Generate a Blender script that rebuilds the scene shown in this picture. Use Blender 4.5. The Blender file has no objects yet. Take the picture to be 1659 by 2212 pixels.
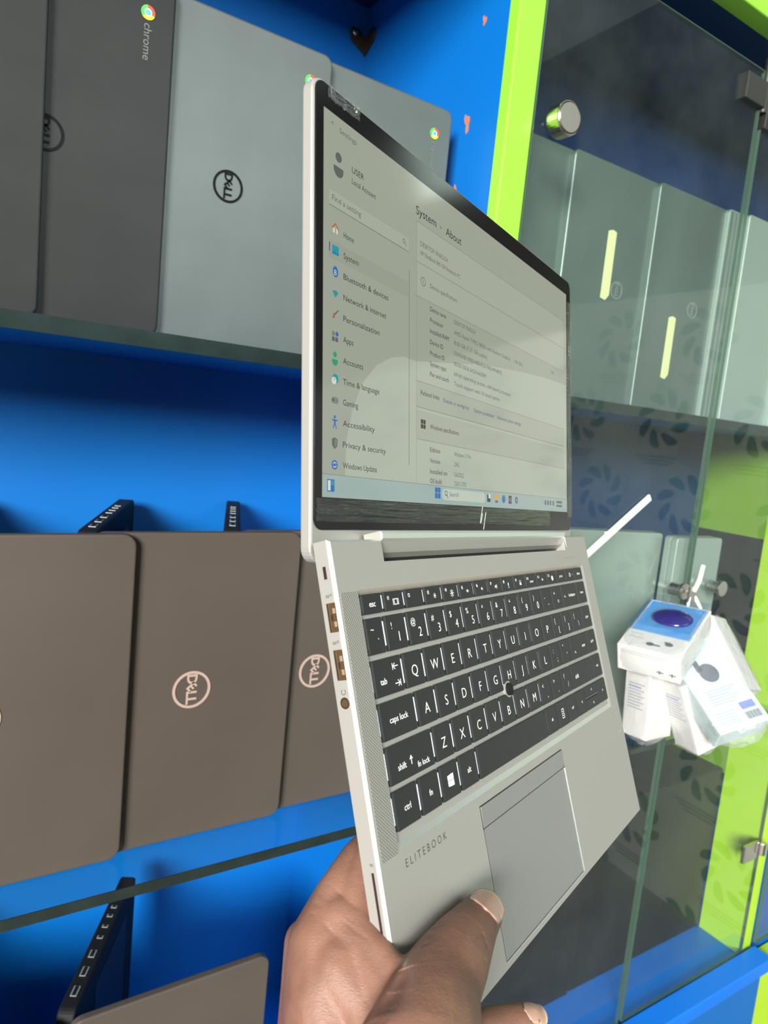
import bpy, bmesh, math, random
from mathutils import Matrix, Vector, noise
random.seed(7)
S = bpy.context.scene
COL = S.collection
H = 1.45                      # the camera is held 1.45 m above the floor
F = 1517.8                    # focal length in pixels of the 1659 x 2212 frame

# ---------------------------------------------------------------- camera
WM = Matrix(((0.8366863, 0.0158682, 0.5474525),
             (-0.5386383, -0.1570640, 0.8277679),
             (0.0991202, -0.9874609, -0.1228660)))     # camera (x right, y down, z ahead) -> world
cd = bpy.data.cameras.new('camera')
cam = bpy.data.objects.new('camera', cd); COL.objects.link(cam)
cd.sensor_fit = 'AUTO'; cd.sensor_width = 36.0; cd.lens = 36.0 * F / 2212
cd.clip_start = 0.01; cd.clip_end = 50
rt, dn, fw = WM.col[0], WM.col[1], WM.col[2]
cam.matrix_world = Matrix(((rt[0], -dn[0], -fw[0], 0), (rt[1], -dn[1], -fw[1], 0), (rt[2], -dn[2], -fw[2], H), (0, 0, 0, 1)))
cd.dof.use_dof = True; cd.dof.focus_distance = 0.40; cd.dof.aperture_fstop = 16.0
S.camera = cam

# ---------------------------------------------------------------- light and exposure
S.view_settings.view_transform = 'Standard'; S.view_settings.look = 'None'
S.view_settings.gamma = 1.0; S.view_settings.use_curve_mapping = False
S.view_settings.exposure = 0.0
w = bpy.data.worlds.new('shop_daylight'); S.world = w; w.use_nodes = True
wn = w.node_tree; wn.nodes.clear()
wo = wn.nodes.new('ShaderNodeOutputWorld'); wb = wn.nodes.new('ShaderNodeBackground')
tc = wn.nodes.new('ShaderNodeTexCoord'); sx = wn.nodes.new('ShaderNodeSeparateXYZ'); cr = wn.nodes.new('ShaderNodeValToRGB')
mr = wn.nodes.new('ShaderNodeMapRange'); mr.inputs[1].default_value = -1; mr.inputs[2].default_value = 1
wn.links.new(tc.outputs['Generated'], sx.inputs[0]); wn.links.new(sx.outputs['Z'], mr.inputs[0]); wn.links.new(mr.outputs[0], cr.inputs[0])
wn.links.new(cr.outputs[0], wb.inputs[0]); wn.links.new(wb.outputs[0], wo.inputs[0])
e = cr.color_ramp.elements
e[0].position = 0.0; e[0].color = (0.16, 0.115, 0.085, 1)
e[1].position = 1.0; e[1].color = (0.55, 0.66, 0.64, 1)
k = e.new(0.45); k.color = (0.22, 0.18, 0.15, 1)
k = e.new(0.62); k.color = (0.60, 0.68, 0.66, 1)
wb.inputs[1].default_value = 0.74

def area(name, loc, target, sx_, sy_, power, color):
    l = bpy.data.lights.new(name, 'AREA'); l.shape = 'RECTANGLE'; l.size = sx_; l.size_y = sy_; l.energy = power; l.color = color
    o = bpy.data.objects.new(name, l); COL.objects.link(o); o.location = loc
    o.rotation_euler = (Vector(target) - Vector(loc)).to_track_quat('-Z', 'Y').to_euler()
    return o
# the open shop front, behind the photographer's left shoulder
area('shop_front_daylight', (-3.9, -3.4, H + 1.40), (0.25, 0.75, H - 0.05), 1.9, 1.5, 930, (1.0, 0.97, 0.92))
area('added_front_fill', (0.75, -1.65, H + 1.0), (0.45, 0.6, H), 1.5, 0.8, 19, (0.86, 1.0, 0.97))  # added fill light, high in front of the cabinet and out of view

# ---------------------------------------------------------------- materials
MATS = {}
def mat(name, col, rough=0.5, metal=0.0, spec=0.5, bump=0.0, bscale=200.0, var=0.0, vscale=8.0, coat=0.0, emit=None, estr=0.0, sss=0.0):
    m = bpy.data.materials.new(name); m.use_nodes = True; nt = m.node_tree; b = nt.nodes['Principled BSDF']
    b.inputs['Base Color'].default_value = (*col, 1); b.inputs['Roughness'].default_value = rough
    b.inputs['Metallic'].default_value = metal; b.inputs['Specular IOR Level'].default_value = spec
    b.inputs['Coat Weight'].default_value = coat
    if sss: b.inputs['Subsurface Weight'].default_value = sss; b.inputs['Subsurface Radius'].default_value = (0.006, 0.002, 0.001); b.inputs['Subsurface Scale'].default_value = 1.0
    if emit: b.inputs['Emission Color'].default_value = (*emit, 1); b.inputs['Emission Strength'].default_value = estr
    tcn = nt.nodes.new('ShaderNodeTexCoord')
    if var:
        n = nt.nodes.new('ShaderNodeTexNoise'); n.inputs['Scale'].default_value = vscale; n.inputs['Detail'].default_value = 5
        nt.links.new(tcn.outputs['Object'], n.inputs['Vector'])
        mx = nt.nodes.new('ShaderNodeMix'); mx.data_type = 'RGBA'
        mx.inputs[6].default_value = (*[c * (1 - var) for c in col], 1); mx.inputs[7].default_value = (*[min(1, c * (1 + var)) for c in col], 1)
        nt.links.new(n.outputs['Fac'], mx.inputs[0]); nt.links.new(mx.outputs[2], b.inputs['Base Color'])
    if bump:
        n2 = nt.nodes.new('ShaderNodeTexNoise'); n2.inputs['Scale'].default_value = bscale; n2.inputs['Detail'].default_value = 3
        nt.links.new(tcn.outputs['Object'], n2.inputs['Vector'])
        bp = nt.nodes.new('ShaderNodeBump'); bp.inputs['Strength'].default_value = bump; bp.inputs['Distance'].default_value = 0.001
        nt.links.new(n2.outputs['Fac'], bp.inputs['Height']); nt.links.new(bp.outputs[0], b.inputs['Normal'])
    MATS[name] = m
    return m

mat('blue_paint', (0.0, 0.135, 0.47), 0.45, bump=0.12, bscale=60, var=0.06, vscale=5)
mat('blue_paint_edge', (0.0, 0.17, 0.75), 0.4)
mat('navy_board', (0.004, 0.028, 0.115), 0.5, var=0.15)
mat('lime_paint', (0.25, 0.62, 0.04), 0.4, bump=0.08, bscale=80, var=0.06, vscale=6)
mat('lime_shade', (0.17, 0.30, 0.025), 0.45, var=0.1)  # darker lime: the shade inside the bay is put into the colour
mat('lime_board', (0.42, 0.66, 0.03), 0.45, var=0.06)
mat('dark_brown', (0.022, 0.017, 0.013), 0.8, var=0.3)
mat('glass_edge', (0.012, 0.022, 0.020), 0.25, var=0.5, vscale=40)
mat('glass_edge_pale', (0.06, 0.11, 0.08), 0.25)
mat('bare_wood', (0.55, 0.16, 0.06), 0.8)
mat('rusty_iron', (0.05, 0.035, 0.018), 0.6, 0.5, var=0.8, vscale=90, bump=0.5, bscale=300)
mat('steel', (0.62, 0.60, 0.56), 0.25, 1.0)
mat('knob_metal', (0.62, 0.56, 0.46), 0.16, 1.0)
mat('knob_face', (0.42, 0.41, 0.36), 0.42, 0.85, bump=0.1, bscale=800)
mat('hinge_dark', (0.06, 0.06, 0.055), 0.4, 0.7)
mat('black_plastic', (0.074, 0.060, 0.050), 0.52, spec=0.4, bump=0.25, bscale=2500, var=0.14, vscale=9)
mat('charcoal_plastic', (0.018, 0.018, 0.0175), 0.42, spec=0.34, bump=0.12, bscale=2500, var=0.35, vscale=16)
mat('grey_plastic', (0.070, 0.083, 0.080), 0.34, spec=0.8, bump=0.12, bscale=2500, var=0.24, vscale=16)
mat('interior_black', (0.008, 0.008, 0.010), 0.65, spec=0.25)
mat('silver_lid', (0.16, 0.195, 0.18), 0.42, 0.55, bump=0.03, bscale=1500, var=0.05)
mat('silver_light', (0.36, 0.41, 0.38), 0.45, 0.4)
mat('logo_black', (0.003, 0.003, 0.004), 0.5, spec=0.15)
mat('logo_silver', (0.62, 0.46, 0.40), 0.35, 0.4)
mat('logo_grey', (0.15, 0.155, 0.15), 0.5)
mat('logo_faint', (0.27, 0.31, 0.29), 0.4, 0.3)
mat('emblem_red', (0.80, 0.06, 0.02), 0.4); mat('emblem_yellow', (0.88, 0.55, 0.02), 0.4)
mat('emblem_green', (0.06, 0.50, 0.07), 0.4); mat('emblem_blue', (0.06, 0.38, 0.85), 0.4); mat('emblem_white', (0.75, 0.78, 0.75), 0.4)
mat('masking_tape', (0.72, 0.72, 0.36), 0.8, bump=0.3, bscale=500)
mat('aluminium', (0.335, 0.326, 0.298), 0.38, 0.28, bump=0.05, bscale=4000)
mat('aluminium_pad', (0.33, 0.33, 0.325), 0.30, 0.6)
mat('aluminium_chamfer', (0.80, 0.86, 0.82), 0.30, 0.85)
mat('recess_tan', (0.50, 0.44, 0.37), 0.4, 0.6)
mat('groove', (0.02, 0.02, 0.02), 0.6)
mat('key_black', (0.014, 0.015, 0.016), 0.42, spec=0.45, bump=0.10, bscale=5000)
mat('legend', (0.85, 0.85, 0.80), 0.5, emit=(1, 1, 0.95), estr=0.35)
mat('backlight', (0.9, 0.92, 0.95), 0.5, emit=(0.85, 0.95, 1.0), estr=0.8)
mat('engraving', (0.035, 0.035, 0.033), 0.5)
mat('usb_inner', (0.10, 0.055, 0.02), 0.4, 0.3)
mat('usb_tongue', (0.34, 0.27, 0.20), 0.4, 0.4)
mat('port_dark', (0.025, 0.008, 0.012), 0.5)
mat('bezel_black', (0.006, 0.006, 0.007), 0.14, spec=0.35)
mat('carton_white', (0.66, 0.65, 0.62), 0.45); mat('carton_teal', (0.50, 0.64, 0.63), 0.45)
mat('print_grey', (0.35, 0.36, 0.38), 0.6); mat('print_dark', (0.06, 0.07, 0.10), 0.6); mat('print_blue', (0.10, 0.16, 0.55), 0.6)
mat('window_blue', (0.02, 0.36, 0.78), 0.5); mat('case_indigo', (0.03, 0.018, 0.16), 0.18, coat=0.6)
mat('string_white', (0.8, 0.8, 0.78), 0.6)
mat('stick_white', (0.72, 0.76, 0.66), 0.35)
mat('skin', (0.30, 0.155, 0.095), 0.52, spec=0.38, sss=0.10)
mat('nail', (0.40, 0.235, 0.18), 0.28, spec=0.6, coat=0.3)
mat('nail_tip', (0.48, 0.39, 0.25), 0.3)
mat('black_card', (0.007, 0.008, 0.009), 0.55)
mat('floor_tile', (0.20, 0.15, 0.11), 0.5, var=0.3, vscale=3)
mat('paper_wall', (0.42, 0.42, 0.39), 0.8, var=0.1, vscale=3)
mat('swirl_blue', (0.01, 0.04, 0.12), 0.8); mat('swirl_green', (0.01, 0.13, 0.07), 0.8); mat('swirl_text', (0.16, 0.18, 0.20), 0.8)
mat('glow_panel_face', (0.7, 0.85, 0.8), 0.3, emit=(0.68, 0.90, 0.86), estr=1.7)
mat('added_lamp_face', (0.8, 0.9, 0.85), 0.4, emit=(0.72, 1.0, 0.88), estr=2.6)
mat('plain_wall', (0.18, 0.17, 0.16), 0.8)

# skin: fine lines and colour patches that belong to the skin
def skin_nodes():
    m = MATS['skin']; nt = m.node_tree; b = nt.nodes['Principled BSDF']
    t = nt.nodes.new('ShaderNodeTexCoord')
    n = nt.nodes.new('ShaderNodeTexNoise'); n.inputs['Scale'].default_value = 28; n.inputs['Detail'].default_value = 4
    nt.links.new(t.outputs['Object'], n.inputs['Vector'])
    r = nt.nodes.new('ShaderNodeValToRGB'); r.color_ramp.elements[0].position = 0.32; r.color_ramp.elements[1].position = 0.7
    r.color_ramp.elements[0].color = (0.125, 0.058, 0.038, 1); r.color_ramp.elements[1].color = (0.27, 0.135, 0.090, 1)
    nt.links.new(n.outputs['Fac'], r.inputs[0]); nt.links.new(r.outputs[0], b.inputs['Base Color'])
    mp = nt.nodes.new('ShaderNodeMapping'); mp.inputs['Rotation'].default_value = (0.3, 0.5, 0.7); mp.inputs['Scale'].default_value = (1, 1, 2.6)
    v = nt.nodes.new('ShaderNodeTexVoronoi'); v.feature = 'DISTANCE_TO_EDGE'; v.inputs['Scale'].default_value = 480
    nt.links.new(t.outputs['Object'], mp.inputs[0]); nt.links.new(mp.outputs[0], v.inputs['Vector'])
    n3 = nt.nodes.new('ShaderNodeTexNoise'); n3.inputs['Scale'].default_value = 330; n3.inputs['Detail'].default_value = 6
    nt.links.new(mp.outputs[0], n3.inputs['Vector'])
    ad = nt.nodes.new('ShaderNodeMath'); ad.operation = 'MULTIPLY_ADD'; ad.inputs[1].default_value = 1.0
    nt.links.new(v.outputs['Distance'], ad.inputs[0]); nt.links.new(n3.outputs['Fac'], ad.inputs[2])
    bp = nt.nodes.new('ShaderNodeBump'); bp.inputs['Strength'].default_value = 0.40; bp.inputs['Distance'].default_value = 0.00035
    nt.links.new(ad.outputs[0], bp.inputs['Height']); nt.links.new(bp.outputs[0], b.inputs['Normal'])
skin_nodes()

def clear_mat(name, tint, refl_rough=0.02, haze=0.0, hazecol=(0.5, 0.6, 0.6), bump=0.0, bscale=30.0, ior=1.5, stretch=None, base=0.0):
    """clear sheet: mirror reflection by Fresnel over plain transparency, with a thin film of dust"""
    m = bpy.data.materials.new(name); m.use_nodes = True; nt = m.node_tree; nt.nodes.clear()
    out = nt.nodes.new('ShaderNodeOutputMaterial'); tr = nt.nodes.new('ShaderNodeBsdfTransparent'); tr.inputs[0].default_value = (*tint, 1)
    gl = nt.nodes.new('ShaderNodeBsdfGlossy'); gl.inputs['Roughness'].default_value = refl_rough
    fr = nt.nodes.new('ShaderNodeFresnel'); fr.inputs['IOR'].default_value = ior
    mx = nt.nodes.new('ShaderNodeMixShader')
    fac = fr.outputs[0]
    if base:
        a_ = nt.nodes.new('ShaderNodeMath'); a_.operation = 'ADD'; a_.use_clamp = True; a_.inputs[1].default_value = base
        nt.links.new(fac, a_.inputs[0]); fac = a_.outputs[0]
    ge = nt.nodes.new('ShaderNodeNewGeometry'); fm = nt.nodes.new('ShaderNodeMath'); fm.operation = 'MULTIPLY'   # only the entering face mirrors
    inv = nt.nodes.new('ShaderNodeMath'); inv.operation = 'SUBTRACT'; inv.inputs[0].default_value = 1.0; nt.links.new(ge.outputs['Backfacing'], inv.inputs[1])
    nt.links.new(fac, fm.inputs[0]); nt.links.new(inv.outputs[0], fm.inputs[1]); fac = fm.outputs[0]
    nt.links.new(fac, mx.inputs[0]); nt.links.new(tr.outputs[0], mx.inputs[1]); nt.links.new(gl.outputs[0], mx.inputs[2])
    last = mx.outputs[0]
    t = nt.nodes.new('ShaderNodeTexCoord'); mp = nt.nodes.new('ShaderNodeMapping')
    nt.links.new(t.outputs['Object'], mp.inputs[0])
    if stretch: mp.inputs['Scale'].default_value = stretch
    if bump:
        n = nt.nodes.new('ShaderNodeTexNoise'); n.inputs['Scale'].default_value = bscale; n.inputs['Detail'].default_value = 5
        nt.links.new(mp.outputs[0], n.inputs['Vector'])
        bp = nt.nodes.new('ShaderNodeBump'); bp.inputs['Strength'].default_value = bump; bp.inputs['Distance'].default_value = 0.004
        nt.links.new(n.outputs['Fac'], bp.inputs['Height']); nt.links.new(bp.outputs[0], gl.inputs['Normal']); nt.links.new(bp.outputs[0], fr.inputs['Normal'])
    if haze:
        d = nt.nodes.new('ShaderNodeBsdfDiffuse'); d.inputs[0].default_value = (*hazecol, 1)
        n = nt.nodes.new('ShaderNodeTexNoise'); n.inputs['Scale'].default_value = 6; n.inputs['Detail'].default_value = 8; n.inputs['Roughness'].default_value = 0.7
        nt.links.new(mp.outputs[0], n.inputs['Vector'])
        mm = nt.nodes.new('ShaderNodeMapRange'); mm.inputs[1].default_value = 0.35; mm.inputs[2].default_value = 0.75; mm.inputs[3].default_value = haze * 0.3; mm.inputs[4].default_value = haze * 1.6
        nt.links.new(n.outputs['Fac'], mm.inputs[0])
        m2 = nt.nodes.new('ShaderNodeMixShader'); nt.links.new(mm.outputs[0], m2.inputs[0]); nt.links.new(last, m2.inputs[1]); nt.links.new(d.outputs[0], m2.inputs[2])
        last = m2.outputs[0]
    nt.links.new(last, out.inputs[0]); MATS[name] = m
    return m
clear_mat('door_glass', (0.92, 0.96, 0.94), 0.0, haze=0.02, hazecol=(0.45, 0.55, 0.55))
clear_mat('shelf_glass', (0.86, 0.94, 0.92), 0.0)
clear_mat('plastic_wrap', (0.93, 0.94, 0.95), 0.10, haze=0.14, hazecol=(0.85, 0.85, 0.86), bump=1.0, bscale=45, base=0.06)
clear_mat('box_window', (0.95, 0.97, 1.0), 0.05, base=0.05)
clear_mat('screen_film', (0.97, 0.97, 0.97), 0.10, bump=1.0, bscale=14, stretch=(0.8, 40, 1), base=0.06)

def emis(name, col, st=1.0):
    m = bpy.data.materials.new(name); m.use_nodes = True; b = m.node_tree.nodes['Principled BSDF']
    b.inputs['Base Color'].default_value = (0.01, 0.01, 0.01, 1); b.inputs['Roughness'].default_value = 0.09; b.inputs['Specular IOR Level'].default_value = 0.40
    b.inputs['Emission Color'].default_value = (*col, 1); b.inputs['Emission Strength'].default_value = st
    MATS[name] = m
SC = dict(bg=(0.315, 0.345, 0.275), bloom=(0.385, 0.43, 0.35), card=(0.355, 0.385, 0.305), line=(0.20, 0.22, 0.18), bar=(0.30, 0.40, 0.37), ink=(0.015, 0.02, 0.02),
          grey=(0.10, 0.11, 0.10), sel=(0.285, 0.32, 0.255), blue=(0.01, 0.13, 0.42), teal=(0.01, 0.28, 0.32), orange=(0.42, 0.12, 0.02), green=(0.02, 0.30, 0.14),
          white=(0.62, 0.66, 0.58), link=(0.03, 0.09, 0.16), yellow=(0.6, 0.36, 0.04), navy=(0.01, 0.05, 0.2), pill=(0.46, 0.52, 0.44), dim=(0.17, 0.19, 0.16))
for k_, c_ in SC.items(): emis('px_' + k_, c_)

def speaker_mat():
    m = mat('speaker_mesh', (0.50, 0.485, 0.44), 0.45, 0.7); nt = m.node_tree; b = nt.nodes['Principled BSDF']
    t = nt.nodes.new('ShaderNodeTexCoord'); mp = nt.nodes.new('ShaderNodeMapping'); mp.inputs['Scale'].default_value = (900, 900, 1); mp.inputs['Rotation'].default_value = (0, 0, 0.785)
    v = nt.nodes.new('ShaderNodeTexVoronoi'); v.inputs['Randomness'].default_value = 0.0; v.inputs['Scale'].default_value = 1.0; v.voronoi_dimensions = '2D'
    r = nt.nodes.new('ShaderNodeValToRGB'); r.color_ramp.elements[0].position = 0.26; r.color_ramp.elements[1].position = 0.36
    r.color_ramp.elements[0].color = (0.16, 0.155, 0.145, 1); r.color_ramp.elements[1].color = (0.50, 0.485, 0.44, 1)
    nt.links.new(t.outputs['Object'], mp.inputs[0]); nt.links.new(mp.outputs[0], v.inputs['Vector']); nt.links.new(v.outputs['Distance'], r.inputs[0]); nt.links.new(r.outputs[0], b.inputs['Base Color'])
speaker_mat()

# ---------------------------------------------------------------- mesh helpers
class MB:
    def __init__(s, sc=1.0): s.v = []; s.f = []; s.m = []; s.sc = sc; s.M = None
    def add(s, vs, fs, mi=0):
        o = len(s.v)
        for p in vs:
            p = Vector(p)
            if s.M is not None: p = s.M @ p
            s.v.append(p * s.sc)
        for f in fs: s.f.append([i + o for i in f]); s.m.append(mi)
    def box(s, x0, x1, y0, y1, z0, z1, mi=0):
        s.add([(x, y, z) for x in (x0, x1) for y in (y0, y1) for z in (z0, z1)],
              [(0, 1, 3, 2), (4, 6, 7, 5), (0, 4, 5, 1), (2, 3, 7, 6), (0, 2, 6, 4), (1, 5, 7, 3)], mi)
    def frustum(s, x0, x1, y0, y1, z0, z1, ins, mi=0):
        a = [(x0, y0, z0), (x1, y0, z0), (x1, y1, z0), (x0, y1, z0), (x0 + ins, y0 + ins, z1), (x1 - ins, y0 + ins, z1), (x1 - ins, y1 - ins, z1), (x0 + ins, y1 - ins, z1)]
        s.add(a, [(3, 2, 1, 0), (4, 5, 6, 7), (0, 1, 5, 4), (1, 2, 6, 5), (2, 3, 7, 6), (3, 0, 4, 7)], mi)
    def prism(s, pts, a, b, axis='z', mi=0):
        n = len(pts)
        def P(p, t): return {'z': (p[0], p[1], t), 'y': (p[0], t, p[1]), 'x': (t, p[0], p[1])}[axis]
        vs = [P(p, a) for p in pts] + [P(p, b) for p in pts]
        s.add(vs, [list(range(n))[::-1], list(range(n, 2 * n))] + [(i, (i + 1) % n, n + (i + 1) % n, n + i) for i in range(n)], mi)
    def flat(s, pts, z, mi=0): s.add([(p[0], p[1], z) for p in pts], [list(range(len(pts)))], mi)
    def rect(s, x0, x1, y0, y1, z, mi=0): s.flat([(x0, y0), (x1, y0), (x1, y1), (x0, y1)], z, mi)
    def ring(s, cx, cy, r0, r1, z0, z1, n=48, mi=0, a0=0, a1=2 * math.pi, sy=1.0):
        full = abs(a1 - a0 - 2 * math.pi) < 1e-6; k = n if full else n + 1
        vs = []
        for i in range(k):
            t = a0 + (a1 - a0) * i / n; c, q = math.cos(t), math.sin(t) * sy
            vs += [(cx + r0 * c, cy + r0 * q, z0), (cx + r1 * c, cy + r1 * q, z0), (cx + r1 * c, cy + r1 * q, z1), (cx + r0 * c, cy + r0 * q, z1)]
        fs = []
        for i in range(n):
            j = (i + 1) % k
            for q in range(4): fs.append((4 * i + q, 4 * j + q, 4 * j + (q + 1) % 4, 4 * i + (q + 1) % 4))
        if not full: fs += [(0, 1, 2, 3), (4 * k - 1, 4 * k - 2, 4 * k - 3, 4 * k - 4)]
        s.add(vs, fs, mi)
    def cyl(s, p, q, r, n=24, mi=0, r2=None):
        p, q = Vector(p), Vector(q); d = (q - p).normalized(); u = d.orthogonal().normalized(); v = d.cross(u); r2 = r if r2 is None else r2
        vs = [p + (u * math.cos(2 * math.pi * i / n) + v * math.sin(2 * math.pi * i / n)) * r for i in range(n)] + \
             [q + (u * math.cos(2 * math.pi * i / n) + v * math.sin(2 * math.pi * i / n)) * r2 for i in range(n)]
        s.add(vs, [list(range(n))[::-1], list(range(n, 2 * n))] + [(i, (i + 1) % n, n + (i + 1) % n, n + i) for i in range(n)], mi)
    def tube(s, pts, r, n=10, mi=0):
        pts = [Vector(p) for p in pts]; vs = []; fs = []; u = (pts[1] - pts[0]).normalized().orthogonal().normalized()
        for i, p in enumerate(pts):
            d = (pts[min(i + 1, len(pts) - 1)] - pts[max(i - 1, 0)]).normalized(); u = (u - d * u.dot(d)).normalized(); v = d.cross(u)
            vs += [p + (u * math.cos(2 * math.pi * k / n) + v * math.sin(2 * math.pi * k / n)) * r for k in range(n)]
        for i in range(len(pts) - 1):
            for k in range(n): fs.append((i * n + k, i * n + (k + 1) % n, (i + 1) * n + (k + 1) % n, (i + 1) * n + k))
        fs += [list(range(n))[::-1], list(range((len(pts) - 1) * n, len(pts) * n))]
        s.add(vs, fs, mi)
    def sphere(s, c, r, n=16, mi=0, sc=(1, 1, 1)):
        c = Vector(c); vs = []; fs = []
        for i in range(n + 1):
            t = math.pi * i / n
            for j in range(2 * n):
                a = math.pi * j / n; vs.append(c + Vector((math.sin(t) * math.cos(a) * sc[0], math.sin(t) * math.sin(a) * sc[1], math.cos(t) * sc[2])) * r)
        for i in range(n):
            for j in range(2 * n): fs.append((i * 2 * n + j, (i + 1) * 2 * n + j, (i + 1) * 2 * n + (j + 1) % (2 * n), i * 2 * n + (j + 1) % (2 * n)))
        s.add(vs, fs, mi)
    def build(s, name, mats, parent=None, loc=None, M=None, smooth=False, bevel=0.0, seg=2, label=None):
        me = bpy.data.meshes.new(name); me.from_pydata([tuple(v) for v in s.v], [], s.f)
        if isinstance(mats, str): mats = [mats]
        for q in mats: me.materials.append(MATS[q])
        for p, mi in zip(me.polygons, s.m): p.material_index = mi; p.use_smooth = smooth
        bm = bmesh.new(); bm.from_mesh(me); bmesh.ops.remove_doubles(bm, verts=bm.verts, dist=1e-7)
        bmesh.ops.recalc_face_normals(bm, faces=bm.faces); bm.to_mesh(me); bm.free(); me.update()
        o = bpy.data.objects.new(name, me); COL.objects.link(o)
        if parent is not None: o.parent = parent
        if M is not None: o.matrix_local = M
        if loc is not None: o.location = loc
        if bevel:
            b = o.modifiers.new('b', 'BEVEL'); b.width = bevel; b.segments = seg; b.limit_method = 'ANGLE'; b.angle_limit = 0.7; b.harden_normals = False
        if label: o['label'] = label
        return o
def thing(name, label, cat, M=None, loc=None, group=None):
    o = bpy.data.objects.new(name, None); COL.objects.link(o); o.empty_display_size = 0.05
    if M is not None: o.matrix_world = M
    if loc is not None: o.location = loc
    o['label'] = label; o['category'] = cat
    if group: o['group'] = group
    return o
def tag(o, label, cat, group=None, kind=None):
    o['label'] = label; o['category'] = cat
    if group: o['group'] = group
    if kind: o['kind'] = kind
    return o
def struct(o): o['kind'] = 'structure'; return o

_txt = {}
def glyphs(s):
    """outline of a word as a mesh, 1 unit high letters, cached"""
    if s not in _txt:
        c = bpy.data.curves.new('t', 'FONT'); c.body = s.replace('~thin~', '').replace('~bold~', ''); c.offset = -0.008 if s.startswith('~thin~') else (0.035 if s.startswith('~bold~') else 0); c.size = 1.0; c.resolution_u = 3
        o = bpy.data.objects.new('t', c); COL.objects.link(o)
        dg = bpy.context.evaluated_depsgraph_get(); me = bpy.data.meshes.new_from_object(o.evaluated_get(dg))
        vs = [v.co.copy() for v in me.vertices]; fs = [list(p.vertices) for p in me.polygons]
        bpy.data.objects.remove(o); bpy.data.curves.remove(c); bpy.data.meshes.remove(me)
        _txt[s] = (vs, fs)
    return _txt[s]
def text(mb, s, x, y, size, z=0.0, mi=0, width=None, ang=0.0, anchor='l', italic=0.0, bold=0.0):
    vs, fs = glyphs(s)
    if not vs: return
    w0 = max(v.x for v in vs); x0 = min(v.x for v in vs); k = size
    kx = size if width is None else width / max(1e-6, (w0 - x0))
    off = {'l': 0, 'c': 0.5, 'r': 1.0}[anchor] * (w0 - x0) * kx
    ca, sa = math.cos(ang), math.sin(ang)
    for d in ((0,) if not bold else (-bold, bold)):
        out = []
        for v in vs:
            px = (v.x - x0) * kx - off + d + italic * v.y * k; py = v.y * k
            out.append((x + px * ca - py * sa, y + px * sa + py * ca, z))
        mb.add(out, fs, mi)

# ================================================================ SETTING
DB, DF, YL = 0.980, 0.646, 0.705       # back board, front plane and laptop plane of the display cabinet, metres from the camera
b = MB(); b.box(-3, 4, -3, 3, -H - 0.05, -H); struct(b.build('floor', 'floor_tile', loc=(0, 0, H)))
b = MB(); b.box(-0.9, 3.0, 1.02, 1.07, -H, 1.5); struct(b.build('wall_back', 'dark_brown', loc=(0, 0, H)))
b = MB(); b.box(-0.9, 3.0, 0.80, 1.02, 0.66, 1.5); struct(b.build('wall_upper', 'dark_brown', loc=(0, 0, H)))
b = MB(); b.box(2.05, 2.10, -2.2, 1.02, -H, 0.52, 0); b.box(2.05, 2.10, -2.2, 1.02, 0.52, 1.5, 1); wall_r = struct(b.build('wall_right', ['paper_wall', 'dark_brown'], loc=(0, 0, H)))
b = MB(); b.box(-1.2, 2.05, -2.25, -2.2, -H, 1.5); struct(b.build('wall_front', 'plain_wall', loc=(0, 0, H)))
b = MB(); b.box(0.85, 1.95, -2.199, -2.195, 0.25, 1.35); struct(b.build('added_glow_panel', 'glow_panel_face', loc=(0, 0, H)))  # unseen glowing panel, added for the teal sheen on the grey lids
b = MB()
for (x0, x1, z0, z1) in ((0.80, 0.85, 0.2, 1.4), (1.95, 2.00, 0.2, 1.4), (0.8, 2.0, 0.2, 0.25), (0.8, 2.0, 1.35, 1.4)): b.box(x0, x1, -2.2, -2.17, z0, z1)
struct(b.build('glow_panel_frame', 'hinge_dark', loc=(0, 0, H)))
t = thing('added_wall_lamp', 'added lamp high on the end wall, out of view, for teal chamfer reflections', 'lamp', loc=(2.049, 0.45, H + 1.12))  # unseen glow added so the laptop's chamfers reflect something bright
b = MB(); b.box(-0.05, 0.0, -0.27, 0.35, -0.12, 0.12); b.build('housing', 'carton_white', parent=t)
b = MB(); b.box(-0.055, -0.05, -0.25, 0.33, -0.10, 0.10); b.build('diffuser', 'added_lamp_face', parent=t)
# printed leaf rings and lines of small writing on the paper covering of the end wall
b = MB()
for iy in range(10):
    for iz in range(9):
        cy = 0.60 - iy * 0.34 - (iz % 2) * 0.12; cz = 0.38 - iz * 0.27
        for q in range(8):
            a = q * 2 * math.pi / 8; pts = []
            for s_ in range(9):
                t = s_ / 8; r = 0.050 + 0.045 * t; aa = a + 0.85 * t; wd = 0.021 * math.sin(math.pi * t)
                pts.append((cy + r * math.cos(aa), cz + r * math.sin(aa), wd, aa))
            L = [(2.0485, p[0] + p[2] * math.cos(p[3]), p[1] + p[2] * math.sin(p[3])) for p in pts]
            R_ = [(2.0485, p[0] - p[2] * math.cos(p[3]), p[1] - p[2] * math.sin(p[3])) for p in pts][::-1]
            b.add(L[:-1] + R_[1:], [list(range(len(L) + len(R_) - 3))], 0 if 2 < q < 7 else 1)
        for ln in range(3):
            b.box(2.0480, 2.0490, cy - 0.085 + 0.015 * ln, cy + 0.075 - 0.015 * ln, cz - 0.128 - 0.012 * ln, cz - 0.122 - 0.012 * ln, 2)
struct(b.build('wall_right_print', ['swirl_blue', 'swirl_green', 'swirl_text'], parent=wall_r))

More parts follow.
